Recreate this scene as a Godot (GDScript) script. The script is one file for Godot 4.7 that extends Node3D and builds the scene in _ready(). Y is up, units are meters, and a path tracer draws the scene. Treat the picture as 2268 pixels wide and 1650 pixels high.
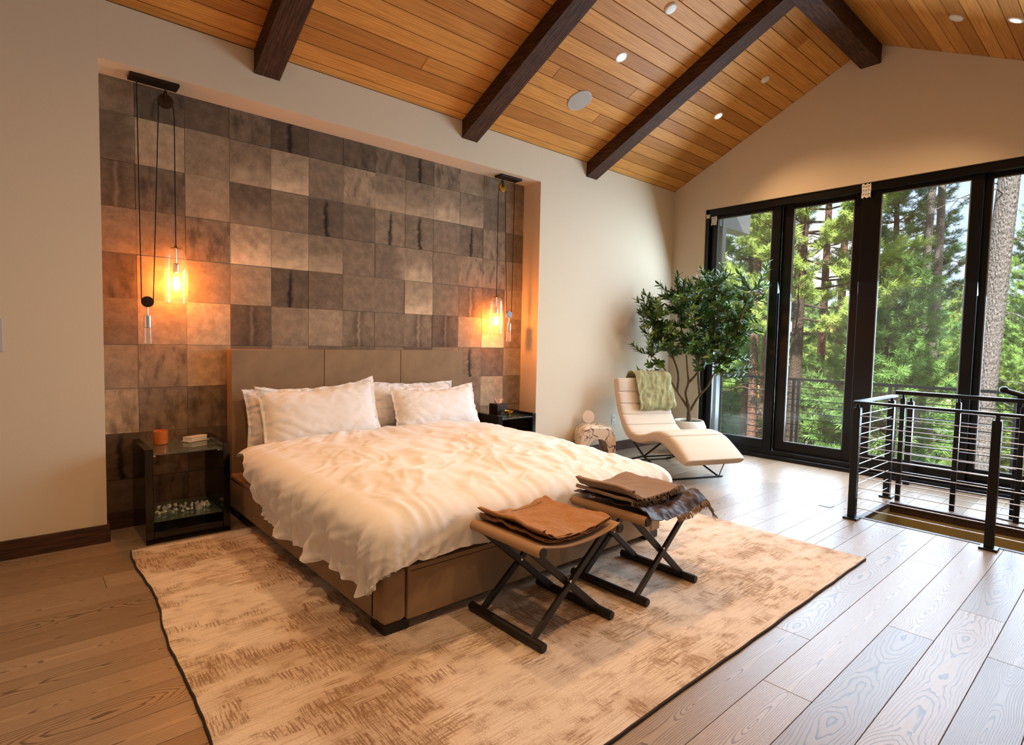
extends Node3D
# A bedroom with a vaulted timber ceiling. x runs along the bed wall towards the window wall (x = 0), y is up, z runs from the bed wall (z = 0) towards the camera.

const EAVE := 3.382      # height of the ceiling at the bed wall
const PITCH := 0.485     # rise of the ceiling per metre
const RIDGE_Z := 2.28
const AL := -6.305       # alcove left, right, top, depth
const AR := -2.505
const AT := 3.028
const AB := -0.258
const TAU_ := 6.2831853

var mats := {}
var used_names := {}
var noise_cache := {}
var rng := RandomNumberGenerator.new()


func _ready() -> void:
	rng.seed = 7
	set_camera()
	set_light()
	make_materials()
	build_shell()
	build_ceiling()
	build_floor()
	build_tiles()
	build_windows()
	build_outside()
	build_rug()
	build_bed()
	build_nightstands()
	build_pendants()
	build_stools()
	build_chaise()
	build_plant()
	build_railings()
	build_small_things()


func set_camera() -> void:
	var cam := Camera3D.new()
	cam.name = "camera"
	cam.fov = 66.51
	cam.near = 0.02
	cam.far = 400.0
	cam.position = Vector3(-6.7535, 1.35, 4.394)
	cam.basis = Basis.from_euler(Vector3(-0.0571100, -0.7254926, 0.0212089), EULER_ORDER_YXZ)
	add_child(cam)
	cam.current = true


func set_light() -> void:
	var env := Environment.new()
	env.background_mode = Environment.BG_SKY
	var sky := Sky.new()
	var pm := PanoramaSkyMaterial.new()
	pm.panorama = cloud_sky()
	sky.sky_material = pm
	env.sky = sky
	env.background_energy_multiplier = SKY_E
	env.tonemap_mode = Environment.TONE_MAPPER_LINEAR
	env.tonemap_exposure = 1.0
	env.sdfgi_enabled = true
	env.ssao_enabled = true
	env.ssil_enabled = true
	var we := WorldEnvironment.new()
	we.name = "world_environment"
	we.environment = env
	add_child(we)
	# the sun stands behind the house: it lights the forest and never enters the windows
	var sun := DirectionalLight3D.new()
	sun.name = "sun"
	sun.light_color = Color(1.0, 0.97, 0.93)
	sun.light_energy = SUN_E
	sun.light_angular_distance = 0.6
	sun.shadow_enabled = true
	add_child(sun)
	sun.look_at_from_position(Vector3.ZERO, Vector3(0.66, -0.74, -0.30), Vector3.UP)
	# daylight of the open sky, let in by the window opening
	var day := AreaLight3D.new()
	day.name = "window_daylight"
	day.light_color = DAY_C
	day.light_energy = DAY_E
	day.area_size = Vector2(3.7, 2.8)
	day.area_range = 20.0
	day.area_attenuation = 2.0
	day.shadow_enabled = true
	add_child(day)
	day.look_at_from_position(Vector3(0.30, 1.58, 2.37), Vector3(-3.8, -0.4, 2.25), Vector3.UP)


const DAY_C := Color(0.79, 0.90, 1.0)
const DAY_E := 42.0
const SKY_E := 1.7
const SUN_E := 6.0
const DOWN_E := 3.1
const BULB_E := 0.42


func cloud_sky() -> ImageTexture:
	var w := 1024
	var h := 512
	var n := FastNoiseLite.new()
	n.seed = 21
	n.frequency = 1.0
	n.fractal_octaves = 5
	var im := Image.create(w, h, false, Image.FORMAT_RGBF)
	for y in h:
		var el: float = (0.5 - (y + 0.5) / h) * PI
		for x in w:
			var az: float = (x + 0.5) / w * TAU
			var d := Vector3(cos(az) * cos(el), sin(el), sin(az) * cos(el))
			var c := n.get_noise_3d(d.x * 2.2, d.y * 5.0, d.z * 2.2)
			var k: float = smoothstep(-0.22, 0.34, c)
			var up: float = clampf(sin(el), 0.0, 1.0)
			var blue := Color(0.56, 0.72, 0.93).lerp(Color(0.38, 0.58, 0.88), up)
			var col := blue.lerp(Color(0.92, 0.94, 0.97), k)
			if el < 0.0:
				col = Color(0.30, 0.32, 0.30)
			im.set_pixel(x, y, col)
	return ImageTexture.create_from_image(im)


# ---------------------------------------------------------------- scene tree

func label_it(o: Node3D, label: String, category := "", group := "", kind := "") -> Node3D:
	if label != "":
		o.set_meta("label", label)
	if category != "":
		o.set_meta("category", category)
	if group != "":
		o.set_meta("group", group)
	if kind != "":
		o.set_meta("kind", kind)
	return o


func numbered(called: String) -> String:
	if not used_names.has(called):
		used_names[called] = 0
		return called
	used_names[called] += 1
	return "%s_%03d" % [called, used_names[called]]


func thing(called: String, label: String, category: String, at := Vector3.ZERO, group := "", kind := "") -> Node3D:
	var o := Node3D.new()
	o.name = numbered(called)
	add_child(o)
	o.position = at
	label_it(o, label, category, group, kind)
	return o


func part(parent: Node, called: String, m, material: Material, at := Vector3.ZERO, basis := Basis.IDENTITY) -> MeshInstance3D:
	var o := MeshInstance3D.new()
	o.mesh = m.done() if m is MB else m
	o.material_override = material
	if parent == self:
		o.name = numbered(called)
	else:
		var key := "%d/%s" % [parent.get_instance_id(), called]
		if used_names.has(key):
			used_names[key] += 1
			o.name = "%s_%03d" % [called, used_names[key]]
		else:
			used_names[key] = 0
			o.name = called
	o.transform = Transform3D(basis, at)
	parent.add_child(o, true)
	return o


# ---------------------------------------------------------------- mesh builder
# Collects triangles with given normals; done() winds them clockwise seen from outside.
class MB:
	var v := PackedVector3Array()
	var n := PackedVector3Array()
	var uv := PackedVector2Array()
	var idx := PackedInt32Array()
	var uvs := Vector2.ONE     # scale and offset of box texture coordinates
	var uvo := Vector2.ZERO
	var uv_swap := 0

	func vert(p: Vector3, nn: Vector3, t := Vector2.ZERO) -> int:
		v.push_back(p)
		n.push_back(nn)
		uv.push_back(t)
		return v.size() - 1

	func tri(a: int, b: int, c: int) -> void:
		var g := (v[b] - v[a]).cross(v[c] - v[a])
		if g.dot(n[a] + n[b] + n[c]) > 0.0:
			idx.append_array([a, c, b])
		else:
			idx.append_array([a, b, c])

	func quad(a: int, b: int, c: int, d: int) -> void:
		tri(a, b, c)
		tri(a, c, d)

	func flat(pts: Array, nn := Vector3.ZERO) -> void:
		var g := nn
		if g == Vector3.ZERO:
			g = (pts[1] - pts[0]).cross(pts[2] - pts[0]).normalized()
		var first := v.size()
		for p in pts:
			vert(p, g, Vector2(p.x, p.z) * uvs + uvo)
		for k in range(1, pts.size() - 1):
			tri(first, first + k, first + k + 1)

	# a box with rounded edges: every corner is three vertices, one for each face
	func box(c: Vector3, s: Vector3, r := 0.004, b := Basis.IDENTITY) -> MB:
		var h := s * 0.5
		r = minf(r, minf(h.x, minf(h.y, h.z)) * 0.9)
		var at := {}
		for i in 8:
			var sg := Vector3(1 if i & 1 else -1, 1 if i & 2 else -1, 1 if i & 4 else -1)
			for k in 3:
				var p := sg * (h - Vector3(r, r, r))
				p[k] = sg[k] * h[k]
				var nn := Vector3.ZERO
				nn[k] = sg[k]
				var t := Vector2(p.x, p.z)
				if uv_swap == 1:
					t = Vector2(p.z, p.x)
				if k == 0 and uv_swap == 0:
					t = Vector2(p.y, p.z)
				elif k == 2 and uv_swap == 0:
					t = Vector2(p.x, p.y)
				at[i * 3 + k] = vert(c + b * p, b * nn, t * uvs + uvo)
		for k in 3:
			var k1 := (k + 1) % 3
			var k2 := (k + 2) % 3
			for sgn in [0, 1 << k]:
				var i0: int = sgn
				quad(at[i0 * 3 + k], at[(i0 | (1 << k1)) * 3 + k], at[(i0 | (1 << k1) | (1 << k2)) * 3 + k], at[(i0 | (1 << k2)) * 3 + k])
			# four edges that run along k
			for e in 4:
				var i: int = (1 << k1 if e & 1 else 0) | (1 << k2 if e & 2 else 0)
				var j := i | (1 << k)
				quad(at[i * 3 + k1], at[j * 3 + k1], at[j * 3 + k2], at[i * 3 + k2])
		for i in 8:
			tri(at[i * 3], at[i * 3 + 1], at[i * 3 + 2])
		return self

	func span(x0: float, x1: float, y0: float, y1: float, z0: float, z1: float, r := 0.004) -> MB:
		return box(Vector3((x0 + x1) / 2, (y0 + y1) / 2, (z0 + z1) / 2), Vector3(absf(x1 - x0), absf(y1 - y0), absf(z1 - z0)), r)

	# a round bar along points; radii one number or one for each point
	func tube(pts: Array, radii, sides := 8, caps := true) -> MB:
		var count := pts.size()
		var dir0: Vector3 = (pts[1] - pts[0]).normalized()
		var side := dir0.cross(Vector3.UP if absf(dir0.y) < 0.9 else Vector3.RIGHT).normalized()
		var first := v.size()
		var along := 0.0
		for i in count:
			var d: Vector3 = ((pts[mini(i + 1, count - 1)] - pts[maxi(i - 1, 0)]) as Vector3).normalized()
			side = (side - d * side.dot(d)).normalized()
			var up := d.cross(side)
			var r: float = radii[i] if radii is Array else radii
			if i > 0:
				along += (pts[i] - pts[i - 1]).length()
			for k in sides + 1:
				var a := TAU * k / sides
				var o := side * cos(a) + up * sin(a)
				vert(pts[i] + o * r, o, Vector2(along, float(k) / sides * TAU * r) * uvs + uvo)
		for i in count - 1:
			for k in sides:
				var a := first + i * (sides + 1) + k
				quad(a, a + 1, a + sides + 2, a + sides + 1)
		if caps:
			for e in [0, count - 1]:
				var d: Vector3 = (pts[1] - pts[0]).normalized() * -1.0 if e == 0 else (pts[count - 1] - pts[count - 2]).normalized()
				var m := vert(pts[e], d)
				var ring := []
				for k in sides:
					ring.push_back(vert(v[first + e * (sides + 1) + k], d))
				for k in sides:
					tri(m, ring[k], ring[(k + 1) % sides])
		return self

	# a shape turned about the y axis; profile of (radius, height) from bottom to top
	func lathe(profile: Array, sides := 32, at := Vector3.ZERO) -> MB:
		var first := v.size()
		var count := profile.size()
		for i in count:
			var a: Vector2 = profile[maxi(i - 1, 0)]
			var b: Vector2 = profile[mini(i + 1, count - 1)]
			var t := (b - a).normalized()
			for k in sides + 1:
				var w := TAU * k / sides
				var nn := Vector3(cos(w) * t.y, -t.x, sin(w) * t.y)
				vert(at + Vector3(cos(w) * profile[i].x, profile[i].y, sin(w) * profile[i].x), nn.normalized() if nn.length() > 0.01 else Vector3.UP, Vector2(w, profile[i].y))
		for i in count - 1:
			for k in sides:
				var a := first + i * (sides + 1) + k
				quad(a, a + 1, a + sides + 2, a + sides + 1)
		return self

	# a polygon in two axes, pushed along the third (axis 0, 1 or 2)
	func prism(poly: PackedVector2Array, axis: int, lo: float, hi: float) -> MB:
		var to3 := func(p: Vector2, h: float) -> Vector3:
			return Vector3(h, p.y, p.x) if axis == 0 else Vector3(p.x, h, p.y) if axis == 1 else Vector3(p.x, p.y, h)
		var tris := Geometry2D.triangulate_polygon(poly)
		var nn := Vector3.ZERO
		nn[axis] = 1.0
		for s in [0, 1]:
			var first := v.size()
			for p in poly:
				vert(to3.call(p, hi if s else lo), nn if s else -nn, p * uvs + uvo)
			for k in range(0, tris.size(), 3):
				tri(first + tris[k], first + tris[k + 1], first + tris[k + 2])
		var turn := -1.0 if Geometry2D.is_polygon_clockwise(poly) else 1.0
		for i in poly.size():
			var a := poly[i]
			var b := poly[(i + 1) % poly.size()]
			var e := (b - a).normalized() * turn
			var on: Vector3 = to3.call(Vector2(e.y, -e.x), 0.0)
			var f := vert(to3.call(a, lo), on, a)
			vert(to3.call(b, lo), on, b)
			vert(to3.call(b, hi), on, b)
			vert(to3.call(a, hi), on, a)
			quad(f, f + 1, f + 2, f + 3)
		return self

	# a sheet of points, row by row, with smooth normals on the side of flip
	func sheet(rows: Array, flip := 1.0, closed := false, tex := Vector2.ONE) -> MB:
		var nu: int = rows.size()
		var nv: int = rows[0].size()
		var first := v.size()
		for i in nu:
			for j in nv:
				var a: Vector3 = rows[mini(i + 1, nu - 1)][j] - rows[maxi(i - 1, 0)][j]
				var j1 := (j + 1) % nv if closed else mini(j + 1, nv - 1)
				var j0 := (j + nv - 1) % nv if closed else maxi(j - 1, 0)
				var b: Vector3 = rows[i][j1] - rows[i][j0]
				var c := a.cross(b) * flip
				vert(rows[i][j], c.normalized() if c.length() > 1e-12 else Vector3.UP, Vector2(float(i) / (nu - 1), float(j) / (nv - 1)) * tex)
		for i in nu - 1:
			for j in (nv if closed else nv - 1):
				var j1 := (j + 1) % nv
				quad(first + i * nv + j, first + i * nv + j1, first + (i + 1) * nv + j1, first + (i + 1) * nv + j)
		return self

	# a sheet with thickness: the rows, the same rows pushed back along their normals, and a rim
	func slab(rows: Array, thick: float, flip := 1.0, tex := Vector2.ONE) -> MB:
		var nu: int = rows.size()
		var nv: int = rows[0].size()
		var first := v.size()
		sheet(rows, flip, false, tex)
		var under := []
		for i in nu:
			var r := []
			for j in nv:
				r.push_back(rows[i][j] - n[first + i * nv + j] * thick)
			under.push_back(r)
		sheet(under, -flip, false, tex)
		var second := first + nu * nv
		var loop := []
		for j in nv: loop.push_back(j)
		for i in range(1, nu): loop.push_back(i * nv + nv - 1)
		for j in range(nv - 2, -1, -1): loop.push_back((nu - 1) * nv + j)
		for i in range(nu - 2, 0, -1): loop.push_back(i * nv)
		var mid := Vector3.ZERO
		for k in loop: mid += v[first + k]
		mid /= loop.size()
		for q in loop.size():
			var a: int = loop[q]
			var b: int = loop[(q + 1) % loop.size()]
			var out := (v[first + b] - v[first + a]).cross(n[first + a]).normalized()
			if out.dot(v[first + a] - mid) < 0.0:
				out = -out
			var f := vert(v[first + a], out, uv[first + a])
			vert(v[first + b], out, uv[first + b])
			vert(v[second + b], out, uv[first + b])
			vert(v[second + a], out, uv[first + a])
			quad(f, f + 1, f + 2, f + 3)
		return self

	func flat_pane(z0: float, z1: float, y0: float, y1: float) -> MB:
		flat([Vector3(0, y0, z0), Vector3(0, y0, z1), Vector3(0, y1, z1), Vector3(0, y1, z0)], Vector3(-1, 0, 0))
		return self

	func ball(c: Vector3, r: Vector3, rings := 10, sides := 14) -> MB:
		var first := v.size()
		for i in rings + 1:
			var e := -PI / 2 + PI * i / rings
			for k in sides + 1:
				var a := TAU * k / sides
				var o := Vector3(cos(a) * cos(e), sin(e), sin(a) * cos(e))
				vert(c + o * r, (o / r).normalized(), Vector2(float(k) / sides, float(i) / rings))
		for i in rings:
			for k in sides:
				var a := first + i * (sides + 1) + k
				quad(a, a + 1, a + sides + 2, a + sides + 1)
		return self

	func done() -> ArrayMesh:
		var arr := []
		arr.resize(Mesh.ARRAY_MAX)
		arr[Mesh.ARRAY_VERTEX] = v
		arr[Mesh.ARRAY_NORMAL] = n
		arr[Mesh.ARRAY_TEX_UV] = uv
		arr[Mesh.ARRAY_INDEX] = idx
		var m := ArrayMesh.new()
		m.add_surface_from_arrays(Mesh.PRIMITIVE_TRIANGLES, arr)
		return m


func mb() -> MB:
	return MB.new()


func smooth_path(pts: Array, per := 8) -> Array:
	# Catmull-Rom through points (Vector2 or Vector3)
	var out := []
	var c := pts.size()
	for i in c - 1:
		var p0 = pts[maxi(i - 1, 0)]
		var p1 = pts[i]
		var p2 = pts[i + 1]
		var p3 = pts[mini(i + 2, c - 1)]
		for k in per:
			var t := float(k) / per
			out.push_back(0.5 * ((2.0 * p1) + (p2 - p0) * t + (2.0 * p0 - 5.0 * p1 + 4.0 * p2 - p3) * t * t + (3.0 * p1 - p0 - 3.0 * p2 + p3) * t * t * t))
	out.push_back(pts[c - 1])
	return out


func resample(pts: Array, count: int) -> Array:
	var lens := [0.0]
	for i in range(1, pts.size()):
		lens.push_back(lens[i - 1] + (pts[i] - pts[i - 1]).length())
	var out := []
	var k := 0
	for i in count:
		var want: float = lens[-1] * i / (count - 1)
		while k < pts.size() - 2 and lens[k + 1] < want:
			k += 1
		var f: float = (want - lens[k]) / maxf(lens[k + 1] - lens[k], 1e-9)
		out.push_back(pts[k] + (pts[k + 1] - pts[k]) * clampf(f, 0.0, 1.0))
	return out


func fnl(seed_: int, freq := 1.0, oct := 3, type := FastNoiseLite.TYPE_SIMPLEX_SMOOTH) -> FastNoiseLite:
	var n := FastNoiseLite.new()
	n.seed = seed_
	n.frequency = freq
	n.noise_type = type
	n.fractal_octaves = oct
	if oct <= 1:
		n.fractal_type = FastNoiseLite.FRACTAL_NONE
	return n


# 8-bit noise bytes, seamless enough for look-ups
func nbytes(w: int, h: int, seed_: int, freq: float, oct := 3) -> PackedByteArray:
	return fnl(seed_, freq, oct).get_seamless_image(w, h, false, false, 0.15).get_data()


# ---------------------------------------------------------------- materials

func solid(color: Color, rough := 0.6, metal := 0.0, spec := 0.5) -> StandardMaterial3D:
	var m := StandardMaterial3D.new()
	m.albedo_color = color
	m.roughness = rough
	m.metallic = metal
	m.metallic_specular = spec
	return m


func noise_tex(seed_: int, freq: float, oct := 4, size := 256, lo := 0.0, hi := 1.0) -> NoiseTexture2D:
	var t := NoiseTexture2D.new()
	t.noise = fnl(seed_, freq, oct)
	t.width = size
	t.height = size
	t.seamless = true
	var g := Gradient.new()
	g.set_color(0, Color(lo, lo, lo))
	g.set_color(1, Color(hi, hi, hi))
	t.color_ramp = g
	return t


func bumpy(m: StandardMaterial3D, tex: Texture2D, depth_cm: float, scale: Vector3, tri := true) -> StandardMaterial3D:
	m.heightmap_enabled = true
	m.heightmap_texture = tex
	m.heightmap_scale = depth_cm
	m.uv1_triplanar = tri
	m.uv1_scale = scale
	return m


func tex_from(bytes: PackedByteArray, w: int, h: int, rgb := true) -> ImageTexture:
	return ImageTexture.create_from_image(Image.create_from_data(w, h, false, Image.FORMAT_RGB8 if rgb else Image.FORMAT_L8, bytes))


func ramp(c0: Color, c1: Color, t: float) -> Color:
	return c0.lerp(c1, clampf(t, 0.0, 1.0))


# flat-sawn oak: growth rings cut lengthwise, u along the board
func oak_tex(seed_: int, w: int, h: int, length: float, width: float, cut: float) -> ImageTexture:
	var warp := fnl(seed_, 1.0, 3)
	var fine := nbytes(256, 256, seed_ + 3, 0.06, 3)
	var b := PackedByteArray()
	b.resize(w * h * 3)
	var light := Color(0.90, 0.86, 0.81)
	var dark := Color(0.50, 0.43, 0.37)
	for x in w:
		var u := length * x / w
		var d0: float = cut + 0.055 * warp.get_noise_1d(u * 0.6) + 0.008 * warp.get_noise_1d(u * 2.2 + 40.0)
		var vc: float = 0.018 * warp.get_noise_1d(u * 0.9 + 90.0)
		for y in h:
			var vv := width * ((y + 0.5) / h - 0.5) - vc
			var wob: float = 0.003 * warp.get_noise_2d(u * 2.4, vv * 22.0)
			var r := sqrt(vv * vv + d0 * d0 * 1.6) + wob
			var ring := fposmod(r * 150.0, 1.0)
			var line: float = smoothstep(0.62, 0.92, ring) * (1.0 - smoothstep(0.94, 1.0, ring))
			var f: float = fine[((y * 3) % 256) * 256 + ((x / 5) % 256)] / 255.0
			line *= 0.55 + 0.6 * f
			var tone: float = 0.12 * (f - 0.5)
			var c := light.lerp(dark, clampf(line, 0.0, 1.0))
			var at := (y * w + x) * 3
			b[at] = int(clampf(c.r + tone, 0, 1) * 255)
			b[at + 1] = int(clampf(c.g + tone, 0, 1) * 255)
			b[at + 2] = int(clampf(c.b + tone, 0, 1) * 255)
	return tex_from(b, w, h)


# straight-grained softwood, streaks along u
func fir_tex(seed_: int, w: int, h: int) -> ImageTexture:
	var a := nbytes(256, 256, seed_, 0.02, 4)
	var f := nbytes(256, 256, seed_ + 1, 0.09, 2)
	var b := PackedByteArray()
	b.resize(w * h * 3)
	for y in h:
		for x in w:
			var s: float = a[((y * 5) % 256) * 256 + ((x / 6 + y / 3) % 256)] / 255.0
			var t: float = f[((y * 7 + x / 90) % 256) * 256 + ((x / 10) % 256)] / 255.0
			var k: float = clampf(0.62 + 0.55 * (s - 0.5) + 0.35 * (t - 0.5), 0.0, 1.0)
			var c := Color(0.60, 0.40, 0.22).lerp(Color(0.98, 0.80, 0.55), k)
			var at := (y * w + x) * 3
			b[at] = int(c.r * 255)
			b[at + 1] = int(c.g * 255)
			b[at + 2] = int(c.b * 255)
	return tex_from(b, w, h)


# hair-on hide: short fur over blotches; kind 0 plain, 1 lighter foot, 2 dark spine, 3 pale spine, 4 lighter right edge, 5 dark patches
func hide_tex(seed_: int, kind: int, fur: PackedByteArray) -> ImageTexture:
	var s := 224
	var n := fnl(seed_, 1.0, 4)
	var b := PackedByteArray()
	b.resize(s * s * 3)
	for y in s:
		for x in s:
			var u := float(x) / s - 0.5
			var v := float(y) / s - 0.5
			var k: float = 0.74 + 0.15 * n.get_noise_2d(u * 2.6, v * 2.6) + 0.06 * n.get_noise_2d(u * 9.0 + 5.0, v * 9.0)
			var wob: float = 0.05 * n.get_noise_2d(v * 3.0 + 30.0, 7.0)
			if kind == 1:
				k += 0.30 * smoothstep(-0.25, 0.5, v + 0.2 * n.get_noise_2d(u * 3.0, 3.0)) - 0.10
			elif kind == 2:
				k -= 0.55 * exp(-pow((u + wob) / (0.040 + 0.05 * absf(n.get_noise_1d(v * 2.0))), 2.0)) * smoothstep(-0.7, -0.1, v) + 0.12
			elif kind == 3:
				k += 0.34 * exp(-pow((u + wob) / 0.045, 2.0)) - 0.20 * exp(-pow((u + wob) / 0.16, 2.0)) - 0.08
			elif kind == 4:
				k += 0.28 * smoothstep(0.0, 0.5, u + 0.25 * n.get_noise_2d(2.0, v * 3.0)) - 0.08
			elif kind == 5:
				k -= 0.20 * smoothstep(-0.1, 0.6, n.get_noise_2d(u * 4.0 + 9.0, v * 1.2 + 2.0))
			var f: float = fur[((y + x / 3) % 256) * 256 + ((x * 2 + y) % 256)] / 255.0
			k += 0.26 * (f - 0.5)
			var c := Color(0.20, 0.17, 0.15).lerp(Color(0.98, 0.93, 0.87), clampf(k, 0.0, 1.0))
			var at := (y * s + x) * 3
			b[at] = int(c.r * 255)
			b[at + 1] = int(c.g * 255)
			b[at + 2] = int(c.b * 255)
	return tex_from(b, s, s)


func make_materials() -> void:
	var fine := noise_tex(3, 0.05, 4, 256)
	var cloth := noise_tex(5, 0.25, 2, 256)
	var grain := noise_tex(8, 0.02, 4, 256, 0.0, 1.0)
	var grain_dark := noise_tex(9, 0.02, 5, 256, 0.45, 1.0)
	mats.wall = bumpy(solid(Color(0.84, 0.78, 0.68), 0.85, 0, 0.3), fine, 0.02, Vector3(3, 3, 3))
	mats.reveal = mats.wall
	mats.base_wood = solid(Color(0.36, 0.21, 0.12), 0.45)
	mats.base_wood.albedo_texture = grain_dark
	mats.base_wood.uv1_triplanar = true
	mats.base_wood.uv1_scale = Vector3(0.8, 9, 9)
	mats.beam = solid(Color(0.38, 0.245, 0.16), 0.7, 0, 0.35)
	mats.beam.albedo_texture = grain_dark
	bumpy(mats.beam, grain, 0.35, Vector3(9, 9, 0.9))
	mats.ridge = mats.beam.duplicate()
	mats.ridge.uv1_scale = Vector3(0.9, 9, 9)
	mats.olive = solid(Color(0.66, 0.58, 0.36), 0.9)
	mats.black = solid(Color(0.045, 0.045, 0.048), 0.32, 0.0, 0.5)
	mats.frame = solid(Color(0.022, 0.022, 0.025), 0.30, 0.0, 0.4)
	mats.black_steel = solid(Color(0.04, 0.04, 0.043), 0.35, 0.3)
	mats.grey_metal = solid(Color(0.42, 0.43, 0.44), 0.45, 0.3)
	mats.deck_rail = solid(Color(0.16, 0.19, 0.21), 0.4, 0.3)
	mats.cable = solid(Color(0.82, 0.82, 0.84), 0.28, 0.9)
	mats.chrome = solid(Color(0.86, 0.86, 0.87), 0.12, 1.0)
	mats.bronze = solid(Color(0.20, 0.15, 0.11), 0.35, 0.7)
	mats.brass = solid(Color(0.72, 0.55, 0.24), 0.25, 1.0)
	mats.cord = solid(Color(0.03, 0.025, 0.02), 0.8)
	mats.pane = solid(Color(0.93, 0.97, 0.96, 0.06), 0.0)
	mats.pane.transparency = BaseMaterial3D.TRANSPARENCY_ALPHA
	mats.pane_green = solid(Color(0.40, 0.50, 0.46, 0.20), 0.02)
	mats.pane_green.transparency = BaseMaterial3D.TRANSPARENCY_ALPHA
	mats.crystal = solid(Color(0.86, 0.92, 0.88), 0.06, 0.55)
	mats.lacquer = solid(Color(0.022, 0.018, 0.016), 0.14, 0.0, 0.5)
	mats.white_plastic = solid(Color(0.88, 0.86, 0.82), 0.4)
	mats.grey_plastic = solid(Color(0.74, 0.72, 0.69), 0.5)
	mats.suede = bumpy(solid(Color(0.60, 0.49, 0.37), 0.85, 0, 0.3), fine, 0.02, Vector3(1.6, 1.6, 1.6))
	mats.suede.albedo_texture = noise_tex(14, 0.012, 4, 256, 0.90, 1.0)
	mats.suede.rim_enabled = true
	mats.suede.rim = 0.25
	mats.seam = solid(Color(0.36, 0.28, 0.20), 0.9)
	mats.linen = bumpy(solid(Color(0.90, 0.885, 0.87), 0.88, 0, 0.25), noise_tex(31, 0.012, 3, 256), 0.12, Vector3(2.0, 2.0, 2.0))
	mats.linen2 = bumpy(solid(Color(0.90, 0.885, 0.87), 0.88, 0, 0.25), noise_tex(33, 0.010, 3, 256), 0.08, Vector3(2, 2, 2))
	mats.boucle = bumpy(solid(Color(0.81, 0.765, 0.695), 0.95, 0, 0.2), cloth, 0.18, Vector3(7, 7, 7))
	mats.velvet = bumpy(solid(Color(0.67, 0.66, 0.48), 0.9, 0, 0.2), noise_tex(41, 0.02, 2, 256), 0.15, Vector3(3, 3, 3))
	mats.velvet.albedo_texture = noise_tex(42, 0.012, 3, 256, 0.72, 1.0)
	mats.velvet.rim_enabled = true
	mats.velvet.rim = 0.6
	mats.tan_leather = bumpy(solid(Color(0.62, 0.43, 0.25), 0.55, 0, 0.4), noise_tex(51, 0.02, 4, 256), 0.4, Vector3(4, 4, 4))
	mats.seat_leather = bumpy(solid(Color(0.66, 0.53, 0.40), 0.8, 0, 0.3), cloth, 0.05, Vector3(9, 9, 9))
	mats.brown_throw = bumpy(solid(Color(0.23, 0.145, 0.10), 0.55, 0, 0.45), noise_tex(53, 0.015, 3, 256), 0.5, Vector3(3, 3, 3))
	mats.knit = bumpy(solid(Color(0.62, 0.53, 0.46), 0.95, 0, 0.2), cloth, 0.3, Vector3(9, 9, 9))
	mats.espresso = solid(Color(0.13, 0.095, 0.075), 0.5)
	mats.espresso.albedo_texture = noise_tex(61, 0.02, 4, 256, 0.7, 1.0)
	mats.espresso.uv1_triplanar = true
	mats.espresso.uv1_scale = Vector3(6, 6, 6)
	mats.pot = bumpy(solid(Color(0.88, 0.86, 0.81), 0.6), fine, 0.08, Vector3(4, 4, 4))
	mats.moss = bumpy(solid(Color(0.12, 0.26, 0.10), 0.95), cloth, 1.0, Vector3(6, 6, 6))
	mats.bark = bumpy(solid(Color(0.50, 0.40, 0.24), 0.85), grain, 0.5, Vector3(12, 3, 12))
	mats.bark.albedo_texture = grain_dark
	mats.leaf = []
	for c in [Color(0.22, 0.33, 0.11), Color(0.18, 0.28, 0.10), Color(0.31, 0.41, 0.14), Color(0.42, 0.50, 0.17)]:
		var m := solid(c, 0.38, 0, 0.5)
		m.backlight_enabled = true
		m.backlight = Color(0.25, 0.32, 0.06)
		mats.leaf.push_back(m)
	mats.sky_lens = glow(Color(1.0, 0.86, 0.66), 14.0)
	mats.filament = glow(Color(1.0, 0.62, 0.24), 60.0)
	mats.amber = solid(Color(0.76, 0.40, 0.11), 0.3)
	mats.wax = solid(Color(0.85, 0.55, 0.30), 0.6)
	mats.mdf = solid(Color(0.88, 0.80, 0.72), 0.7)
	mats.tissue = solid(Color(0.93, 0.84, 0.80), 0.9)
	mats.ground = solid(Color(0.80, 0.79, 0.58), 0.95)
	mats.ground.albedo_texture = noise_tex(71, 0.02, 5, 512, 0.45, 1.0)
	mats.ground.uv1_triplanar = true
	mats.ground.uv1_scale = Vector3(0.12, 0.12, 0.12)
	mats.road = solid(Color(0.74, 0.74, 0.76), 0.9)
	mats.pine_bark = bumpy(solid(Color(0.42, 0.36, 0.32), 0.95, 0, 0.2), noise_tex(73, 0.03, 4, 256), 3.0, Vector3(4, 1.6, 4))
	mats.pine_bark.albedo_texture = noise_tex(74, 0.04, 4, 256, 0.40, 1.0)
	mats.grey_bark = mats.pine_bark.duplicate()
	mats.grey_bark.albedo_color = Color(0.56, 0.54, 0.53)
	mats.red_bark = mats.pine_bark.duplicate()
	mats.red_bark.albedo_color = Color(0.58, 0.45, 0.39)
	mats.needles = []
	for c in [Color(0.36, 0.50, 0.25), Color(0.42, 0.55, 0.27), Color(0.31, 0.46, 0.28), Color(0.50, 0.58, 0.28)]:
		var m := solid(c, 0.55, 0, 0.4)
		m.backlight_enabled = true
		m.backlight = Color(0.22, 0.30, 0.10)
		mats.needles.push_back(m)
	# stone with dark veins
	mats.stone = solid(Color(1, 1, 1), 0.35)
	mats.stone.albedo_texture = vein_tex()
	mats.stone.uv1_triplanar = true
	mats.stone.uv1_scale = Vector3(0.9, 0.9, 0.9)
	mats.oak = []
	for k in 5:
		mats.oak.push_back(oak_tex(100 + k * 7, 1024, 176, 2.2, 0.187, [0.0, 0.012, 0.03, 0.06, 0.004][k]))
	mats.oak_boards = []
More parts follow.
